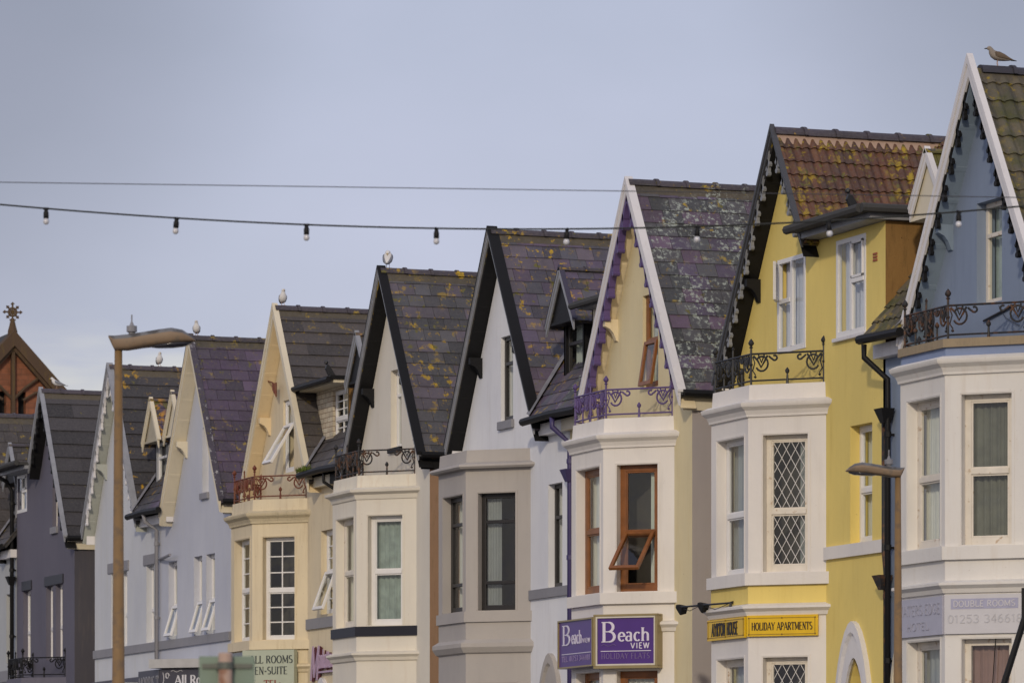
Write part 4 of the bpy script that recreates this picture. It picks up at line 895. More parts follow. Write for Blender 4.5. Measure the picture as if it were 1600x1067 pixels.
h9, s9 = house(9, 'dark slate-purple gabled house with black eaves at the left, white slit windows', -1, dict(pw=2.87, bay=False, flush_dormer=True, over=.46,
 wall=dkpurple, sidemat=paint('shaded_side_render', (.075, .072, .085), .85), roof='flat', pal='dark', tw=1.2, dv=.34, roofmat=roofmat('dark_tiles', (.30, .26, .12), .66, .70, seed=10, grime=.1), soffit=M['black'], barge=M['greyp'], bdv=.11, vx=.06, fret='trace', fretmat=M['black'], fascia=M['creamp'],  # side wall: darker render, shade from the next house put into its colour
 openings=[dict(u=(-.42, .12), z=(5.44, 6.96), **dict(WP, fw=.04)), dict(u=(.36, .90), z=(5.44, 6.96), lintel=(-.51, .99, .20), **dict(WP, fw=.04)), dict(u=(-2.33, -1.72), z=(5.44, 6.96), lintel=(-2.4, -1.6, .20), **dict(WP, fw=.04)),
           dict(u=(-2.89, -2.02), z=(8.62, 9.42), style='casement2', mat='upvc', curtain='frost', dep=.0, fw=.06), dict(u=(.1, .5), z=(8.15, 9.3), style='top', mat='timber', curtain='netblue', dep=.08, sill=.14, sillmat='bandgrey')],
 lintelmat='bandblack', door=False))
h10, s10 = house(10, 'pale grey gabled house at the far left edge, half hidden behind the dark house', 1, dict(pw=2.87, bay=False,
 wall=paint('pale_grey_render', (.42, .44, .45), .8), roof='slate', pal='brown', tw=.30, dv=.30, roofmat=roofmat('old_brown_slates', (.32, .23, .03), .60, .66, seed=12, grime=.6), soffit=M['black'], barge=M['greyp'], bdv=.12, vx=.1,
 openings=[dict(u=(1.95, 2.5), z=(5.50, 6.96), **dict(WP, mat='dark'))], band=(M['bandgrey'], -1.86, 2.87, 5.10, 5.34, .04), door=False))

mb = MB(); ledge(mb, 4.765, 4.995, .004); mb.build('yellow_frieze', yellow, h2)
mb = MB(); moulding(mb, [(.0, 7.49), (.03, 7.49), (.03, 7.588), (-.17, 7.592), (-.17, 7.5)]); mb.build('stone_coping', M['stone'], h1)
for hh, P in ((h2, V((-.30, -2.66, 9.60))), (h6, V((-.05, -2.55, 9.55)))):
    mb = MB(); mb.prism([P, P + V((.12, 0, 0)), P + V((.02, 0, .16)), P + V((-.03, 0, .20)), P + V((-.06, 0, .12))], V((0, .06, 0))); mb.lathe(P + V((-.04, .03, .19)), [(.005, 0), (.035, .02), (.035, .05), (.005, .07)], 8); mb.build('roof_finial', M['iron'], hh)
# dormers
gabled_dormer(h1, s1, creamw, 'upvc', M['whitep'], roofmat('olive_dormer', (.34, .26, .02), .42, .5, seed=21), 'olive', soff=M['creamp'], panel=True, dv=1.72, hw2=.46)
flat_dormer(h3, s3, 1.3, 2.35, 1.55, 2.25, M['creamp'], 'timber', M['slab'], x0=.15, over=.26, open_='bottom', style='sash', ztop=9.42, faciam=M['greyp'])
gabled_dormer(h4, s4, M['black'], 'dark', M['greyp'], roofmat('slate_dormer', (.5, .3, .02), .55, .6, seed=22), 'purple', curtain='net', soff=M['black'], panel=True, dv=2.40, vergemat=plain('plum_verge', (.05, .045, .075), .5))
gabled_dormer(h5, s5, M['black'], 'upvc', M['greyp'], roofmat('slate_dormer5', (.5, .3, .1), .5, .6, seed=23), 'grey', soff=M['black'], panel=True, dv=1.92)
flat_dormer(h6, s6, 1.05, 2.86, 1.98, 2.80, brickmat('painted_flaking_brick', (.60, .54, .42), (.50, .42, .31), (.22, .15, .10), .23, .085), 'upvc', M['black'], x0=.2, over=.36, style='grid', curtain='netblue', ztop=9.40, faciam=M['creamp'], cheek=M['oldrender'], sill=.08)
gabled_dormer(h7, s7, M['creamp'], 'upvc', M['creamp'], MATS['purple_slates'], 'violet', soff=M['creamp'], panel=True, dv=2.03)
gabled_dormer(h8, s8, plain('grey_dormer_boards', (.30, .31, .33), .6), 'upvc', M['creamp'], roofmat('dorm8', (.5, .25, .02), .5, .56, seed=24), 'violet', soff=plain('weathered_cream', (.40, .36, .27), .7), panel=True)
gabled_dormer(h10, s10, M['greyp'], 'upvc', M['greyp'], MATS['old_brown_slates'], 'brown', soff=M['black'], panel=True)

# drainpipes, by house
pipe(h1, [(-.33, 2.80, 7.86), (-.33, 2.80, 7.70), (-.09, 2.62, 7.42), (-.09, 2.62, 7.0), (-.09, 2.62, .2)], M['black'], hopper=(-.10, 2.66, 7.06))
pipe(h1, [(-.07, 2.78, 7.0), (-.07, 2.78, 5.3), (-.07, 2.72, 5.0), (-.07, 2.72, .2)], M['ironrust'], r=.03, hopper=(-.1, 2.72, 5.0))
pipe(h3, [(-.33, 2.72, 7.88), (-.33, 2.72, 7.74), (-.09, 2.62, 7.50), (-.09, 2.62, .2)], M['purpledk'], r=.042, hopper=(-.10, 2.62, 7.12))
pipe(h5, [(-.30, 2.70, 7.9), (-.30, 2.70, 7.72), (-.06, 2.62, 7.55), (-.06, 2.62, 7.1)], M['black'], r=.03)
pipe(h7, [(-.33, 2.78, 7.9), (-.30, 2.78, 7.75), (-.07, 2.78, 7.60), (-.07, 2.78, .3)], M['bandgrey'], r=.04)
pipe(h9, [(-.40, 2.95, 9.4), (-.20, 2.95, 9.3), (-.09, 2.95, 9.1), (-.09, 2.95, .3)], M['black'], r=.045, hopper=(-.1, 2.95, 7.3))
# moss in the gutter of the sixth house, vent brick, loose cable ends
mb = MB(); random.seed(5)
for i in range(160):
    x, y, z = -.33 + rnd(-.06, .07), Yf(1, rnd(1.72, 2.3)), 7.95 + rnd(0, .05); a = rnd(0, 6.28)
    mb.prism([V((x, y, z)), V((x + .02 * math.cos(a), y + .02 * math.sin(a), z)), V((x + rnd(-.03, .03), y + rnd(-.03, .03), z + rnd(.03, .09)))], V((.002, .002, 0)))
mb.build('gutter_moss', M['moss'], h6)
mb = MB(); 
for j in range(3): mb.box(-.012, .01, -2.68 - .10, -2.68 + .02, 8.95 + j * .04, 8.975 + j * .04)
mb.build('air_vent', M['terra'], h2)
mb = MB(); mb.tube([(-.02, .05, 7.88), (-.02, -.75, 7.98)], .0145, 5); mb.tube([(-.02, -.35, 8.02), (-.02, -.55, 7.85), (-.02, -.9, 7.72)], .004, 4); mb.build('loose_rod', M['iron'], h1)
mb = MB(); mb.tube([(-.03, 2.78, 7.05), (-.10, 2.2, 7.04), (-.16, 1.55, 7.06)], .028, 6); mb.build('old_bracket_arm', M['bandgrey'], h7)
# rusty remnant on the gable of the sixth house
mb = MB(); mb.tube([V((-.14, .62, 9.74)), V((-.13, .42, 9.70)), V((-.13, .30, 9.66))], .0145, 5)
for t in range(5): mb.tube([V((-.13, .40 - t * .05, 9.68)), V((-.13, .36 - t * .04, 9.55 - t * .03))], .016, 5)
mb.build('rusty_bracket', M['rust'], h6)

# ------------------------------------------------------------------ ground-floor extensions of the far houses
def low_bay(k, par, wm, zt=4.86, rail=None):
    mb = MB(); cor = offset_plan(0)
    for P, Q in zip(cor, cor[1:]):
        U = (Q - P).normalized(); ln = (Q - P).length; N = V((U.y, -U.x, 0)); N = N if N.x < 0 else -N
        mb.panel(P, U, N, [(0, 0), (0, zt), (ln, zt), (ln, 0)], [(.2 * ln, .8 * ln, 1.9, 4.05)], .15)
        window(par, P, U, N, .2 * ln, .8 * ln, 1.9, 4.05, dep=.06, curtain='netblue')
    mb.prism([q + V((0, 0, zt - .02)) for q in offset_plan(0)], V((0, 0, .05))); ledge(mb, zt - .12, zt, .07)
    b = mb.build('ground_floor_bay', wm, par)
    if rail: railing(par, zt + .17, rail); r = MB(); moulding(r, [(0, zt + .03), (-.02, zt + .165), (-.14, zt + .165), (-.14, zt + .03)]); r.build('parapet', wm, b)
low_bay(9, h9, dkpurple, 4.88, 'black'); low_bay(7, h7, lav)

# ------------------------------------------------------------------ signs
def faces(o):
    D, A, B_, Cc = offset_plan(o); r = []
    for P, Q in ((A, B_), (B_, Cc)):
        U = (Q - P).normalized(); N = V((U.y, -U.x, 0)); N = N if N.x < 0 else -N; r.append((P, U, N, (Q - P).length))
    return r
def sign_panel(par, P, U, N, u0, u1, z0, z1, bg, fr, th=.03, fw=.03, name='panel'):
    mb = MB(); mb.bar(P, U, N, u0, u1, z0, z1, 0, th); p = mb.build(name, bg, par)
    if fr:
        fm = MB()
        for q in ((u0, u1, z1 - fw, z1), (u0, u1, z0, z0 + fw), (u0, u0 + fw, z0 + fw, z1 - fw), (u1 - fw, u1, z0 + fw, z1 - fw)): fm.bar(P, U, N, *q, -.022, .01)
        fm.build('frame', fr, p)
    return p
# Beach View
purp = plain('sign_purple', (.075, .03, .20), .35, var=.06); gold = plain('bronze_sign_frame', (.30, .24, .12), .4, .2); lett = plain('pale_lettering', (.66, .62, .72), .5, var=.03); faint = plain('faded_lettering', (.17, .12, .27), .5, var=.03)
silver = plain('pale_sign_trim', (.62, .58, .50), .4)
t = thing('shop_sign', (XF, AY[3], 0), 'purple two-sided Beach View sign wrapped round the ground floor of the cream house', 'sign')
(PA, UA, NA, LA), (PB, UB, NB, LB) = faces(.16)
p1 = sign_panel(t, PA, UA, NA, -.02, LA - .03, 4.14, 4.82, purp, gold, .12, .022); p2 = sign_panel(t, PB, UB, NB, .03, .93, 4.14, 4.82, purp, silver, .02, .022)
mb = MB(); mb.bar(PB, UB, NB, .93, .965, 4.13, 4.83, -.03, .16); mb.bar(PB, UB, NB, .0, .03, 4.13, 4.83, -.03, .16); mb.bar(PB, UB, NB, .0, .965, 4.10, 4.138, -.03, .16); mb.bar(PB, UB, NB, .0, .965, 4.822, 4.85, -.03, .16); mb.build('casing', gold, t)
def beach(P, U, N, u0, u1, mats, narrow=False, par=None):
    w = u1 - u0; mb = MB()
    text_fit(mb, 'B', P, U, N, u0, u0 + w * .33, 4.47, .27, thick=.14, thin=.05); text_fit(mb, 'each', P, U, N, u0 + w * .34, u0 + (w if not narrow else w * .70), 4.478, .17, thick=.17, thin=.08)
    if not narrow: text_fit(mb, 'VIEW', P, U, N, u0 + w * .60, u1, 4.375, .075, serif=False, thick=.17, track=.12)
    else: text_fit(mb, 'VIEW', P, U, N, u0 + w * .72, u1, 4.48, .06, serif=False, thick=.12, track=.1)
    mb.bar(P, U, N, u0 - .01, u1 + .01, 4.335, 4.345, -.006, 0)
    mb.build('lettering', lett, par)
    mb = MB(); text_fit(mb, 'HOLIDAY FLATS' if not narrow else 'TEL. 01253 344488', P, U, N, u0, u1, 4.235, .075, thick=.15, thin=.08, track=.1)
    if not narrow: mb.build('lettering', faint, par); mb = MB(); mb.tube([P + U * (u0 + .30 * w * i / 12) + V((0, 0, 4.42 + .012 * math.sin(i * .8))) + N * .004 for i in range(13)], .004, 4)
    mb.build('wave_line' if not narrow else 'lettering', faint if not narrow else plain('dull_lettering', (.30, .24, .42), .5), par)
beach(PB, UB, NB, .11, .85, None, False, p2); beach(PA, UA, NA, .12, LA - .14, None, True, p1)
# Ayrton House
yel = plain('sign_yellow', (.72, .46, .015), .35, var=.08); blk = plain('black_lettering', (.015, .012, .012), .5); edge = plain('dark_yellow_trim', (.22, .13, .02), .5)
t = thing('shop_sign', (XF, AY[2], 0), 'yellow Ayrton House Holiday Apartments sign round the bay of the yellow house', 'sign')
(PA, UA, NA, LA), (PB, UB, NB, LB) = faces(.05)
p1 = sign_panel(t, PA, UA, NA, .0, LA - .03, 4.33, 4.60, yel, None, .03); p2 = sign_panel(t, PB, UB, NB, .02, 1.0, 4.34, 4.61, yel, None, .03)
for p_, P, U, N, a, b in ((p1, PA, UA, NA, .03, LA - .06), (p2, PB, UB, NB, .05, .965)):
    mb = MB()
    for q in ((a, b, 4.572, 4.578), (a, b, 4.362, 4.368), (a, a + .006, 4.362, 4.578), (b - .006, b, 4.362, 4.578)): mb.bar(P, U, N, *q, -.005, 0)
    for uu in (a, (a + b) / 2, b):
        for zz in (4.575, 4.365): mb.lathe(P + U * uu + V((0, 0, zz)), [(.011, 0), (.009, .012), (.001, .014)], 8, N)
    mb.build('trim', edge, p_)
mb = MB(); text_fit(mb, 'AYRTON HOUSE', PA, UA, NA, .16, 1.04, 4.385, .16, thick=.22, thin=.12); mb.build('lettering', blk, p1)
mb = MB(); text_fit(mb, 'HOLIDAY APARTMENTS', PB, UB, NB, .09, .93, 4.42, .095, thick=.16, thin=.07); mb.build('lettering', blk, p2)
# Waters Edge Hotel (painted over)
t = thing('shop_sign', (XF, AY[1], 0), 'grey overpainted Waters Edge Hotel boards on the white bay of the blue house', 'sign')
(PA, UA, NA, LA), (PB, UB, NB, LB) = faces(.035)
over = plain('overpainted_board', (.42, .42, .50), .6, var=.06); rel = plain('relief_letters', (.37, .37, .44), .6); band_ = plain('faded_board_stripe', (.36, .36, .48), .6)
pale = plain('pale_overpaint', (.55, .54, .56), .6, var=.06)
p1 = sign_panel(t, PA, UA, NA, .0, LA - .02, 4.13, 4.58, over, None, .03); p2 = sign_panel(t, PB, UB, NB, .02, 1.05, 4.13, 4.59, pale, None, .03)
mb = MB(); text_fit(mb, 'WATERS EDGE', PA, UA, NA, .02, LA - .06, 4.38, .12, serif=False, thick=.12); text_fit(mb, 'HOTEL', PA, UA, NA, .28, .90, 4.20, .09, serif=False, thick=.10); mb.build('lettering', rel, p1)
mb = MB(); mb.bar(PB, UB, NB, .10, .93, 4.42, 4.54, -.003, .001); mb.build('stripe', band_, p2)
mb = MB(); text_fit(mb, 'DOUBLE ROOMS', PB, UB, NB, .13, .90, 4.445, .07, serif=False, thick=.13, d=.008); mb.build('lettering', pale, p2)
mb = MB(); text_fit(mb, '01253 346618', PB, UB, NB, .06, .99, 4.26, .09, serif=False, thick=.12); mb.build('lettering', plain('ghost_digits', (.48, .48, .51), .6), p2)
# all rooms en-suite
t = thing('shop_sign', (XF, AY[6], 0), 'pale green boxed sign reading All Rooms En-Suite under the yellowed cream bay', 'sign')
(PA, UA, NA, LA), (PB, UB, NB, LB) = faces(.20)
pg = plain('pale_green_board', (.42, .46, .36), .5, var=.05); pgs = plain('grey_green_board', (.20, .22, .24), .5)
sign_panel(t, PA, UA, NA, .0, LA, 4.0, 4.955, pgs, None, .12, name='side_panel'); p2 = sign_panel(t, PB, UB, NB, .0, 1.0, 3.8, 4.985, pg, None, .12)
mb = MB(); text_fit(mb, 'ALL ROOMS', PB, UB, NB, .14, .98, 4.76, .125, thick=.17, thin=.08); text_fit(mb, 'EN-SUITE', PB, UB, NB, .24, .88, 4.57, .125, thick=.17, thin=.08); mb.build('lettering', plain('grey_black_lettering', (.05, .06, .06), .5), p2)
mb = MB(); text_fit(mb, 'TEL:', PB, UB, NB, .42, .76, 4.34, .125, thick=.17, thin=.08); text_fit(mb, '01253 342586', PB, UB, NB, .14, .96, 4.14, .12, thick=.17, thin=.08); mb.build('lettering', plain('dark_red_lettering', (.22, .04, .03), .5), p2)
# guest house sign on the lavender-white house
t = thing('shop_sign', (XF, AY[7], 0), 'dark grey boxed sign with white All Rooms lettering below the lavender-white house', 'sign')
(PA, UA, NA, LA), (PB, UB, NB, LB) = faces(.20)
dg = plain('dark_grey_board', (.055, .055, .075), .5, var=.05); cn = plain('pale_canopy', (.42, .42, .42), .6)
p1 = sign_panel(t, PA, UA, NA, .0, LA, 4.0, 4.84, dg, None, .12, name='side_panel'); p2 = sign_panel(t, PB, UB, NB, .02, 1.3, 4.0, 4.84, dg, None, .12)
mb = MB(); mb.bar(PB, UB, NB, -.16, 1.5, 4.86, 5.02, -.10, .3); mb.build('canopy', cn, t)
mb = MB(); text_fit(mb, 'MORRIS T', PA, UA, NA, .04, LA - .02, 4.48, .24, serif=False, thick=.10); mb.build('lettering', plain('grey_lettering', (.26, .26, .28), .5), p1)
mb = MB(); text_fit(mb, 'All Rooms', PB, UB, NB, .33, 1.22, 4.56, .16, thick=.20, thin=.10)
mb.build('lettering', plain('white_lettering', (.62, .62, .66), .5), p2); mb = MB()
mb.tube([PB + UB * (.17 + .05 * math.cos(R(a)) * (1 - a / 900)) + V((0, 0, 4.72 + .05 * math.sin(R(a)))) + NB * .004 for a in range(0, 720, 40)], .006, 4)
mb.tube([PB + UB * (.08 + .02 * math.sin(i)) + V((0, 0, 4.78 - i * .07)) + NB * .004 for i in range(8)], .007, 4); mb.tube([PB + UB * (.25 + .03 * i) + V((0, 0, 4.80 + .015 * math.sin(i * 1.2))) + NB * .004 for i in range(9)], .005, 4)
mb.build('scroll_ornament', plain('white_lettering', (.62, .62, .66), .5), p2)
mb = MB(); mb.bar(V((0, 0, 0)), FU, FN, -2.9, -1.7, 4.3, 4.95, -.08, .01); mb.build('fascia_board', plain('fascia_dark', (.07, .068, .09), .6), h7)
mb = MB(); mb.bar(V((0, 0, 0)), FU, FN, -1.80, 2.75, 4.3, 4.86, -.08, .01); mb.build('fascia_board', MATS['fascia_dark'], h8)
mb = MB(); mb.bar(V((0, 0, 0)), FU, FN, -1.6, 2.0, 4.62, 4.74, -.6, .01); mb.build('canopy', cn, h8)
# script sign on the flank of the cream house
t = thing('wall_sign', (XF, AY[6], 0), 'slanting maroon and lilac Manhattan lettering on the wall beside the cream bay', 'sign')
for off, mt, nm in ((.0, plain('maroon_letter_side', (.10, .02, .03), .5), 'letter_sides'), (.03, plain('lilac_letter_face', (.46, .34, .48), .5), 'letter_faces')):
    mb = MB(); P = O0 + FN * (.02 + off)
    th_ = .085 if off else .15; text_fit(mb, 'M', P, FU, FN, 1.55 - off, 2.02 - off, 4.42 + off * .6, .58, serif=False, thick=th_, slant=.25, d=.02)
    text_fit(mb, 'anhattan', P, FU, FN, 2.04 - off, 2.82 - off, 4.62 + off * .6, .30, serif=False, thick=th_, slant=.1, d=.02)
    mb.bar(P, FU, FN, 2.0, 2.8, 4.555, 4.585, -.02, 0); mb.build(nm, mt, t)

# floodlights on an arm
t = thing('sign_floodlight', (XF, AY[2], 0), 'pair of small black floodlights on a thin arm left of the yellow sign', 'floodlight')
mb = MB(); a = V((-.80, .05, 4.80)); b = V((-.92, .78, 4.80)); c_ = V((-.98, 1.38, 4.80)); mb.tube([a, b, c_], .014, 6); mb.tube([a + V((0, -.0, -.05)), a, a + V((.08, 0, .02))], .02, 6)
mb.tube([a, a * .5 + b * .5 + V((0, 0, -.07)), b, b * .5 + c_ * .5 + V((0, 0, -.06)), c_], .005, 4); mb.build('arm', M['iron'], t)
for P in (b, c_):
    mb = MB(); n = V((.45, -.75, -.5)).normalized(); mb.lathe(P + V((0, 0, .0)) - n * .02, [(.025, -.025), (.04, 0), (.078, .10), (.078, .12)], 4, n); mb.tube([P, P + V((0, 0, -.04))], .015, 6); mb.build('lamp_head', M['black'], t)

# ------------------------------------------------------------------ church behind
CY = 132.
def cx_at(px, Y):   # eastings of a plan direction at a given distance (layout helper)
    t_ = (px - 800) / 7400; c0, s0 = math.cos(PSI), math.sin(PSI); return Y * (s0 + t_ * c0) / (c0 - t_ * s0)
cxc = cx_at(19, CY); red = brickmat('red_sandstone', (.27, .10, .05), (.21, .08, .042), (.15, .075, .045), .38, .16)
cop = paint('lichened_coping', (.085, .055, .035), .9, (.22, .16, .02), .7, 1.2)
t = thing('church', (cxc, CY, .4), 'red sandstone church gable with stone cross behind the terrace, far left', 'church')
ca = PSI; U = V((1, 0, 0)); N = V((0, -1, 0)); ZA = 15.65
mb = MB(); mb.panel(V((0, 0, 0)), U, N, [(-4.2, -.6), (-4.2, ZA - 4.5), (0, ZA), (4.2, ZA - 4.5), (4.2, -.6)], [(.17, .40, 11.7, 14.15), (-.40, -.17, 11.7, 14.15), (.95, 1.12, 11.7, 13.5), (-1.12, -.95, 11.7, 13.5)], .25)
mb.quad((-4.2, 0, 0), (-4.2, 14, 0), (-4.2, 14, ZA - 4.5), (-4.2, 0, ZA - 4.5)); mb.quad((4.2, 0, 0), (4.2, 14, 0), (4.2, 14, ZA - 4.5), (4.2, 0, ZA - 4.5)); mb.build('wall', red, t)
mb = MB(); mb.box(-1.4, 1.4, .3, .35, 11.5, 14.3); mb.build('window', M['black'], t)
mb = MB(); sl_ = 4.5 / 4.2
for sd in (-1, 1):
    mb.prism([V((0, -.30, ZA + .22)), V((sd * 4.5, -.30, ZA + .22 - 4.5 * sl_)), V((sd * 4.5, -.30, ZA - .22 - 4.5 * sl_)), V((0, -.30, ZA - .22))], V((0, .55, 0)))
    mb.prism([V((0, -.20, ZA - .14)), V((sd * 4.4, -.20, ZA - .14 - 4.4 * sl_)), V((sd * 4.4, -.20, ZA - .34 - 4.4 * sl_)), V((0, -.20, ZA - .34))], V((0, .3, 0)))
mb.build('coping', cop, t)
mb = MB()
mb.box(-.05, .05, -.16, .01, 13.3, ZA - .3); mb.lathe((0, -.14, 13.0), [(.02, 0), (.13, .12), (.16, .3), (.08, .42)], 8)
for sd in (-1, 1):
    mb.tube([V((0, -.1, 13.9)), V((sd * .35, -.1, 14.25)), V((sd * .75, -.1, 14.55))], .045, 6); mb.tube([V((sd * .3, -.1, 13.9)), V((sd * .62, -.1, 14.1)), V((sd * 1.0, -.1, 14.25))], .04, 6)
mb.build('tracery', cop, t)
mb = MB()
for sd in (-1, 1): mb.prism([V((0, .3, ZA + .2)), V((sd * 4.5, .3, ZA + .2 - 4.5 * sl_)), V((sd * 4.5, 14, ZA + .2 - 4.5 * sl_)), V((0, 14, ZA + .2))], V((0, 0, -.1)))
mb.build('roof', M['slab'], t)
mb = MB(); mb.lathe((0, -.05, ZA + .02), [(.15, 0), (.14, .20), (.10, .34), (.065, .50), (.055, .56)], 8)
zc = ZA + .76; mb.tube([V((.115 * math.cos(R(a)), -.05, zc + .115 * math.sin(R(a)))) for a in range(0, 360, 30)], .034, 6, closed=True)
for a in range(0, 360, 45):
    d = V((math.cos(R(a)), 0, math.sin(R(a)))); ln = .225 if a % 90 == 0 else .19; q = V((0, -.05, zc)); e = V((-d.z, 0, d.x))
    mb.tube([q, q + d * ln], .026, 6)
    tp = q + d * ln; mb.prism([tp - e * .055 - V((0, .03, 0)), tp - d * .02 - V((0, .03, 0)), tp + e * .055 - V((0, .03, 0)), tp + d * .065 - V((0, .03, 0))], V((0, .06, 0)))
for sd in (-1, 1): mb.tube([V((0, -.05, ZA + .52)), V((sd * .09, -.05, ZA + .54))], .022, 6)
mb.build('cross', cop, t)

# ------------------------------------------------------------------ gulls
gw = plain('gull_white', (.62, .61, .60), .8, var=.04); gg = plain('gull_grey', (.20, .21, .24), .8, var=.08); gbk = plain('gull_black', (.02, .02, .02), .7); gy = plain('gull_beak', (.45, .30, .05), .5); gl = plain('gull_leg', (.40, .26, .20), .6); gb = plain('gull_brown', (.13, .095, .065), .85, var=.5); gbm = plain('gull_mottled', (.28, .24, .20), .85, var=.4)
def gull(loc, yaw, label, kind='adult', pose='stand', sc=1.0):
    """bird facing +x locally before the yaw"""
    t = thing('gull', loc, label, 'gull', 'gulls perched on roof ridges', R(yaw)); t.scale = (sc,) * 3
    body = {'adult': gw, 'young': gbm}[kind]; wing = {'adult': gg, 'young': gb}[kind]
    def ring(x, z, w, h, tilt=0.): return ((x, 0, z), (0, w, 0), (h * math.sin(tilt), 0, h * math.cos(tilt)))
    if pose == 'preen': pts = [(-.17, .10, .012, .010, 0), (-.13, .11, .05, .04, -.2), (-.07, .15, .09, .08, -.3), (0, .21, .11, .11, -.5), (.04, .28, .10, .10, -.8), (.045, .34, .075, .075, -1.3), (.02, .375, .058, .055, -1.8), (-.02, .38, .05, .046, -2.4), (-.05, .355, .042, .04, -2.8), (-.07, .33, .02, .02, -3.0)] if 1 else [(-.17, .15, .012, .010, 0), (-.13, .16, .04, .03, -.2), (-.07, .19, .072, .06, -.3), (0, .235, .088, .085, -.5), (.05, .29, .08, .085, -.8), (.07, .335, .055, .06, -1.3), (.055, .365, .045, .045, -1.8), (.02, .375, .04, .038, -2.4), (-.01, .36, .034, .033, -2.8), (-.03, .345, .02, .02, -3.0)]
    elif pose == 'front': pts = [(-.15, .09, .015, .01, 0), (-.11, .11, .05, .035, -.3), (-.06, .145, .085, .07, -.5), (.0, .195, .105, .10, -.7), (.03, .26, .095, .085, -1.0), (.035, .315, .066, .062, -1.3), (.036, .35, .050, .050, -1.4), (.045, .38, .052, .048, -1.0), (.065, .405, .048, .044, -.5), (.10, .402, .022, .022, 0)] if 1 else [(-.15, .13, .015, .01, 0), (-.11, .15, .045, .03, -.3), (-.05, .185, .075, .06, -.5), (.0, .235, .086, .08, -.7), (.025, .285, .07, .068, -1.0), (.03, .325, .045, .045, -1.3), (.032, .35, .036, .036, -1.45), (.04, .375, .038, .036, -1.0), (.055, .395, .036, .034, -.5), (.08, .395, .02, .02, 0)]
    else: pts = [(-.26, .125, .020, .008, 0), (-.20, .135, .040, .026, -.15), (-.13, .155, .066, .052, -.25), (-.05, .18, .088, .076, -.3), (.03, .205, .094, .086, -.35), (.09, .24, .078, .076, -.6), (.12, .28, .058, .060, -.9), (.135, .315, .047, .050, -.8), (.155, .342, .046, .045, -.3), (.18, .347, .040, .038, 0), (.205, .342, .020, .019, 0)] if 1 else [(-.26, .165, .018, .007, 0), (-.20, .175, .032, .02, -.15), (-.13, .19, .055, .042, -.25), (-.05, .21, .075, .064, -.3), (.03, .235, .082, .075, -.35), (.09, .27, .066, .064, -.6), (.12, .305, .045, .047, -.9), (.135, .335, .036, .038, -.8), (.155, .358, .038, .036, -.3), (.18, .362, .034, .031, 0), (.20, .357, .018, .017, 0)]
    mb = MB(); mb.smooth = True; mb.loft([ring(*p) for p in pts], 14); b = mb.build('body', body, t)
    hx, hz = (pts[-1][0], pts[-1][1])
    mb = MB()
    d = V((1, 0, -.12)) if pose != 'preen' else V((-.6, 0, -.8))
    mb.loft([(V((hx - .01, 0, hz)), (0, .011, 0), (0, 0, .013)), (V((hx, 0, hz)) + d * .03, (0, .008, 0), (0, 0, .012)), (V((hx, 0, hz)) + d * .052, (0, .003, 0), (0, 0, .005))], 8)
    mb.build('beak', gbk if kind == 'young' else gy, b)
    for sd in (-1, 1):
        mb = MB(); mb.smooth = True
        if pose == 'stand': sec = [(-.31, .115, .012, .006, .010), (-.22, .15, .036, .012, .020), (-.12, .185, .062, .018, .046), (-.02, .215, .082, .020, .060), (.05, .23, .080, .014, .048), (.085, .24, .06, .004, .01)]
        elif pose == 'front': sec = [(-.19, .08, .02, .006, .012), (-.12, .115, .052, .012, .035), (-.05, .165, .088, .018, .060), (.0, .215, .098, .018, .058), (.015, .27, .08, .004, .015)]
        else: sec = [(-.20, .09, .02, .006, .012), (-.13, .13, .055, .02, .040), (-.05, .19, .085, .03, .07), (.0, .25, .095, .03, .07), (.02, .32, .06, .006, .02)]
        mb.loft([((x, sd * y, z), (0, sd * w_, 0), (0, 0, h_)) for x, z, y, w_, h_ in sec], 10); w = mb.build('wing', wing, b)
        mb = MB(); x, z, y = sec[0][0], sec[0][1], sec[0][2]
        mb.loft([((x + .05, sd * (y + .004), z + .012), (0, .012, 0), (0, 0, .016)), ((x - .05, sd * y * .6, z - .005), (0, .004, 0), (0, 0, .005))], 8); mb.build('wing_tip', gbk, w)
        mb = MB(); lx = -.005 if pose != 'stand' else .0
        mb.tube([V((lx, sd * .035, .15)), V((lx + .012, sd * .035, .07)), V((lx, sd * .035, .008))], .006, 6)
        for a in (-28, 0, 28): mb.tube([V((lx, sd * .035, .007)), V((lx + .055 * math.cos(R(a)), sd * .035 + .055 * math.sin(R(a)), .006))], .005, 5)
        mb.prism([V((lx, sd * .035, .004)), V((lx + .05 * math.cos(R(28)), sd * .035 + .05 * math.sin(R(28)), .004)), V((lx + .05 * math.cos(R(28)), sd * .035 - .05 * math.sin(R(28)), .004))], V((0, 0, .003)))
        mb.build('leg', gl, t)
    if pose != 'preen':
        for sd in (-1, 1): mb = MB(); mb.lathe((hx - .022, sd * .027, hz + .010), [(.001, -.004), (.006, 0), (.001, .004)], 8, (0, 1, 0)); mb.build('eye', gbk, b)
    if pose != 'preen' or 1:
        mb = MB(); tx, tz = pts[0][0], pts[0][1]
        mb.hexa([(tx - .07, -.030, tz - .012), (tx + .05, -.025, tz - .004), (tx + .05, .025, tz - .004), (tx - .07, .030, tz - .012), (tx - .07, -.028, tz - .004), (tx + .05, -.022, tz + .008), (tx + .05, .022, tz + .008), (tx - .07, .028, tz - .004)])
        mb.build('tail', gbk if kind == 'young' else gw, b)
    return t
def rx_at(px, k):      # where along house k's ridge a bird stands
    return cx_at(px, AY[k])
RT = ZT - .0
gull((rx_at(1559, 1), AY[1], RT - .10), 180 - 16, 'brown mottled young gull standing on the ridge of the blue house, facing left', 'young', 'stand', .63)
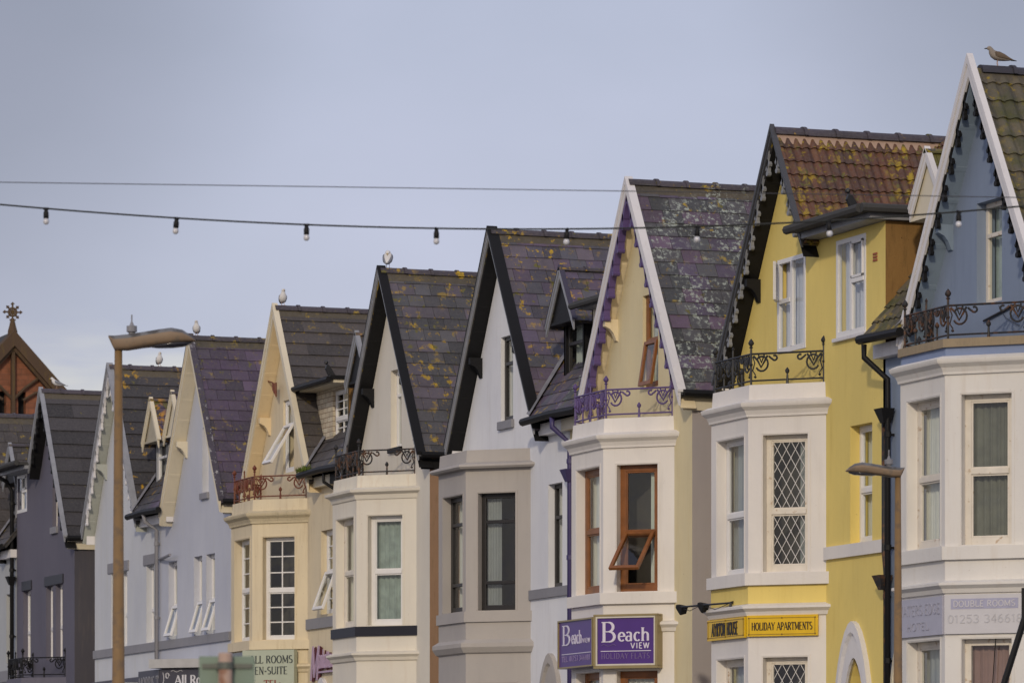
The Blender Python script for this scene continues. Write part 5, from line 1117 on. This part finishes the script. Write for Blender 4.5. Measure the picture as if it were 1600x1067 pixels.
gull((rx_at(606, 5), AY[5], RT), 62, 'grey gull tucking its head down on the ridge of the cream-white black-eaved house', 'adult', 'preen', .70)
gull((rx_at(442, 6), AY[6], RT), -92, 'white gull at the gable tip of the yellowed cream house', 'adult', 'front', .66)
gull((rx_at(307, 7), AY[7], RT), -112, 'white gull facing the camera above the gable of the lavender-white house', 'adult', 'front', .64)
gull((rx_at(249, 8), AY[8], RT), -88, 'white gull on the dark tiled ridge seen under the lamp head', 'adult', 'front', .64)
gull((rx_at(89, 9), AY[9], RT), 180 - 20, 'white and grey gull in profile on the ridge in front of the church', 'adult', 'stand', .64)

# ------------------------------------------------------------------ street lamps
galv = rusty('weathered_lamp_paint', (.21, .13, .055), (.15, .10, .055), .35); headp = rusty('bronzed_lamp_head', (.22, .155, .10), (.15, .12, .09), .3); headt = rusty('weathered_lamp_top', (.15, .15, .155), (.06, .055, .05), .6); lens = plain('smoked_lens', (.04, .04, .05), .15, spec=.6)
def lamp(px, dist, zt, sx, label, ln, r0, r1):
    """dist: distance along Y; the head points along sx (+1 right, -1 left in the photo)"""
    x = cx_at(px, dist); t = thing('street_lamp', (x, dist, 0), label, 'street lamp', 'street lamps along the promenade', -PSI if sx > 0 else math.pi - PSI)
    mb = MB(); mb.smooth = True; mb.lathe((0, 0, 0), [(r0 * 1.9, 0), (r0 * 1.9, 1.1), (r0, 1.2), (r1, zt + .03)], 16); mb.build('post', galv, t)
    mb = MB(); rows = []
    se = lambda v: math.copysign(abs(v) ** .55, v)
    for x_, zb, zt_, w in ((-.08, .105, .122, .03), (-.055, .05, .12, .06), (-.03, .0, .119, .075), (.08, .0, .13, .09), (.2, .02, .147, .11), (.33, .035, .168, .13), (.44, .045, .182, .14), (.53, .055, .165, .12), (.59, .065, .125, .09), (.635, .072, .085, .03)):
        k_ = ln / .715; x_, zb, zt_, w = x_ * k_, zb * k_, zt_ * k_, w * k_
        rows.append([V((x_, w * se(math.cos(R(a))), zt + zb + (zt_ - zb) * (.55 + (.45 * math.sin(R(a)) if math.sin(R(a)) > 0 else .55 * se(math.sin(R(a))))))) for a in range(0, 361, 20)])
    mb.sweep(rows); mb.face([mb.vert(p) for p in rows[0][:-1]]); mb.face([mb.vert(p) for p in rows[-1][:-1]]); hd = mb.build('lamp_head', [headp, headt], t)
    for p_ in hd.data.polygons:
        p_.use_smooth = len(p_.vertices) == 4
        if len(p_.vertices) == 4 and abs(p_.normal.z) > .35 and p_.center.z - zt > .06 * k_ and p_.normal.z > 0: p_.material_index = 1
    mb = MB(); mb.smooth = True; mb.loft([((x_ * k_, 0, zt + z_ * k_), (0, w * k_, 0), (0, 0, h_ * k_)) for x_, z_, w, h_ in ((.26, .03, .03, .005), (.32, .035, .09, .018), (.44, .045, .11, .026), (.54, .052, .09, .022), (.60, .06, .03, .008))], 14); mb.build('lens', lens, hd)
    mb = MB(); mb.lathe((.11 * k_, 0, zt + .128 * k_), [(.025, 0), (.03, .02), (.045, .025), (.045, .075), (.02, .08), (.012, .10), (.006, .115), (.006, .17), (.002, .175)], 12); mb.build('sensor', M['lead'], hd)
    return t
lamp(185, 39.5, 5.93, 1, 'tall bronze street lamp at the left, its head pointing right', .75, .068, .033)
lamp(1403, 44.0, 5.41, -1, 'slim bronze street lamp in front of the blue house, its head pointing left', .60, .060, .030)

# ------------------------------------------------------------------ road sign seen from behind
sg = plain('sign_back_green', (.16, .22, .17), .5, var=.08); pk = rusty('pinkish_post', (.42, .30, .24), (.25, .13, .08), .3)
dst = 24.; x = cx_at(352, dst); k_ = 7400 / (dst * math.cos(PSI) + x * math.sin(PSI)); t = thing('road_sign', (x, dst, 0), 'back of a grey-green road sign on a pinkish post at the bottom edge', 'road sign', rz=-PSI)
zt = CAMZ + (1314 - 1024) / k_; mb = MB(); mb.box(-42 / k_, 45 / k_, .05, .058, zt - .45, zt); mb.build('panel', sg, t, bevel=.003)
mb = MB(); mb.lathe((0, 0, 0), [(.037, 0), (.037, zt + .012), (.033, zt + .016)], 14); mb.build('post', pk, t)
mb = MB(); mb.box(-.125, .14, .036, .05, zt - .065, zt - .040); mb.lathe((0, 0, zt - .072), [(.04, 0), (.042, .004), (.042, .034), (.04, .038)], 14); mb.box(-.055, -.035, -.01, .02, zt - .066, zt - .038); mb.build('clamp', plain('dark_clamp', (.10, .11, .09), .5), t)

# ------------------------------------------------------------------ overhead wires and festoon bulbs
def at(px, py, d):     # point at view depth d
    u = (px - 800) / 7400 * d; c0, s0 = math.cos(PSI), math.sin(PSI)
    return V((d * s0 + u * c0, d * c0 - u * s0, CAMZ + (1314 - py) / 7400 * d))
def curve_through(keys, n=60):
    out_ = []
    xs = [k[0] for k in keys]
    for i in range(n + 1):
        x = xs[0] + (xs[-1] - xs[0]) * i / n; y = 0
        for j in range(len(keys)):
            w = 1
            for m_ in range(len(keys)):
                if m_ != j: w *= (x - keys[m_][0]) / (keys[j][0] - keys[m_][0])
            y += w * keys[j][1]
        out_.append((x, y))
    return out_
DW = 36.
k1 = [(-700, 236), (72, 326), (682, 357), (1090, 354), (1498, 331), (2300, 225)]
mb = MB(); mb.tube([at(x, y, DW) for x, y in curve_through(k1, 90)], .0072, 6); tag(mb.build('festoon_cable', plain('cable_rubber', (.02, .022, .02), .6)), 'sagging black cable that carries the festoon bulbs', 'cable')
mb = MB(); mb.tube([at(x, y, 35.) for x, y in ((-700, 262), (0, 285), (500, 292), (985, 299), (1430, 306), (1600, 309), (2300, 320))], .0034, 5); tag(mb.build('overhead_wire', plain('thin_wire', (.05, .05, .055), .5)), 'thin taut wire above the festoon cable', 'wire')
crv = lambda x: min(curve_through(k1, 1500), key=lambda q: abs(q[0] - x))[1]
bulbg = plain('bulb_glass', (.55, .55, .58), .15, var=.05, spec=.7)
b0 = None
names = ['leftmost festoon bulb, in open sky above the church', 'second festoon bulb from the left, in open sky', 'third festoon bulb from the left, in open sky', 'fourth festoon bulb, just left of the tall black-edged gable',
 'fifth festoon bulb, against the ridge of the white house', 'sixth festoon bulb, against the lichened slates of the cream house', 'seventh festoon bulb, against the red-brown tiled roof', 'rightmost festoon bulb, against the blue gable']
for x, nm in zip((72, 276, 479, 682, 886, 1090, 1295, 1498), names):
    P = at(x, crv(x) + 1, DW)
    if b0 is None:
        t = thing('festoon_bulb', P, nm, 'light bulb', 'bulbs hanging from the festoon cable')
        mb = MB(); mb.smooth = True; mb.lathe((0, 0, -.072), [(.017, 0), (.021, .004), (.021, .045), (.016, .055), (.014, .075)], 12); mb.box(-.02, .02, -.008, .008, .055 - .06, .012); mb.build('socket', M['black'], t)
        mb = MB(); mb.smooth = True; mb.lathe((0, 0, -.118), [(.002, 0), (.013, .003), (.021, .012), (.0235, .024), (.021, .036), (.016, .047)], 14); mb.build('glass_bulb', bulbg, t); b0 = t
    else:
        t = b0.copy(); C.objects.link(t); t.location = P; t.rotation_euler = (random.uniform(-.10, .10), random.uniform(-.10, .10), random.uniform(0, 3)); t['label'] = nm
        for ch in list(b0.children): q = ch.copy(); C.objects.link(q); q.parent = t
# leaning black pole and trailing cable at the lower right
mb = MB(); mb.tube([at(1602, 962, 50.), at(1568, 1070, 50.), at(1530, 1190, 50.)], .035, 8); mb.tube([at(1599, 918, 50.), at(1599, 966, 50.)], .02, 6)
mb.tube([at(1530, 1190, 50.), at(1530, 1190, 50.) + V((0, 0, -2.9))], .035, 8); tag(mb.build('leaning_pole', M['black']), 'black leaning pole at the bottom right corner', 'pole')
mb = MB(); mb.tube([at(x, y, 55.4 - .0) for x, y in ((1568, 852), (1561, 862), (1560, 900), (1558, 960), (1555, 1010), (1551, 1067), (1548, 1110))], .006, 5); mb.build('loose_cable', M['black']).parent = None
o = bpy.data.objects['loose_cable']; tag(o, 'thin black cable trailing down the white bay of the blue house', 'cable')

# ------------------------------------------------------------------ ground and sea
def sheet(name, x0, x1, y0, y1, z, mat, lab=None):
    mb = MB(); mb.box(x0, x1, y0, y1, z - .3, z); o = mb.build(name, mat); o['kind'] = 'structure'; return o
sheet('ground', -2500, 4000, -2500, 4000, -.02, paint('tarmac_ground', (.12, .12, .11), .9))
sheet('pavement', 21.5, 24.6, -50, 250, .13, paint('concrete_slabs', (.28, .27, .25), .9, scale=2))
sheet('road', 11.5, 21.5, -50, 250, .004, paint('asphalt', (.05, .05, .052), .9, scale=2))
sheet('promenade', -14, 11.5, -50, 250, .13, paint('promenade_concrete', (.30, .28, .25), .9, scale=2))
mb = MB()
for i in range(40): mb.box(16.4, 16.52, -40 + i * 7, -36 + i * 7, .004, .008)
o = mb.build('road_marking', M['whitep']); o['kind'] = 'structure'
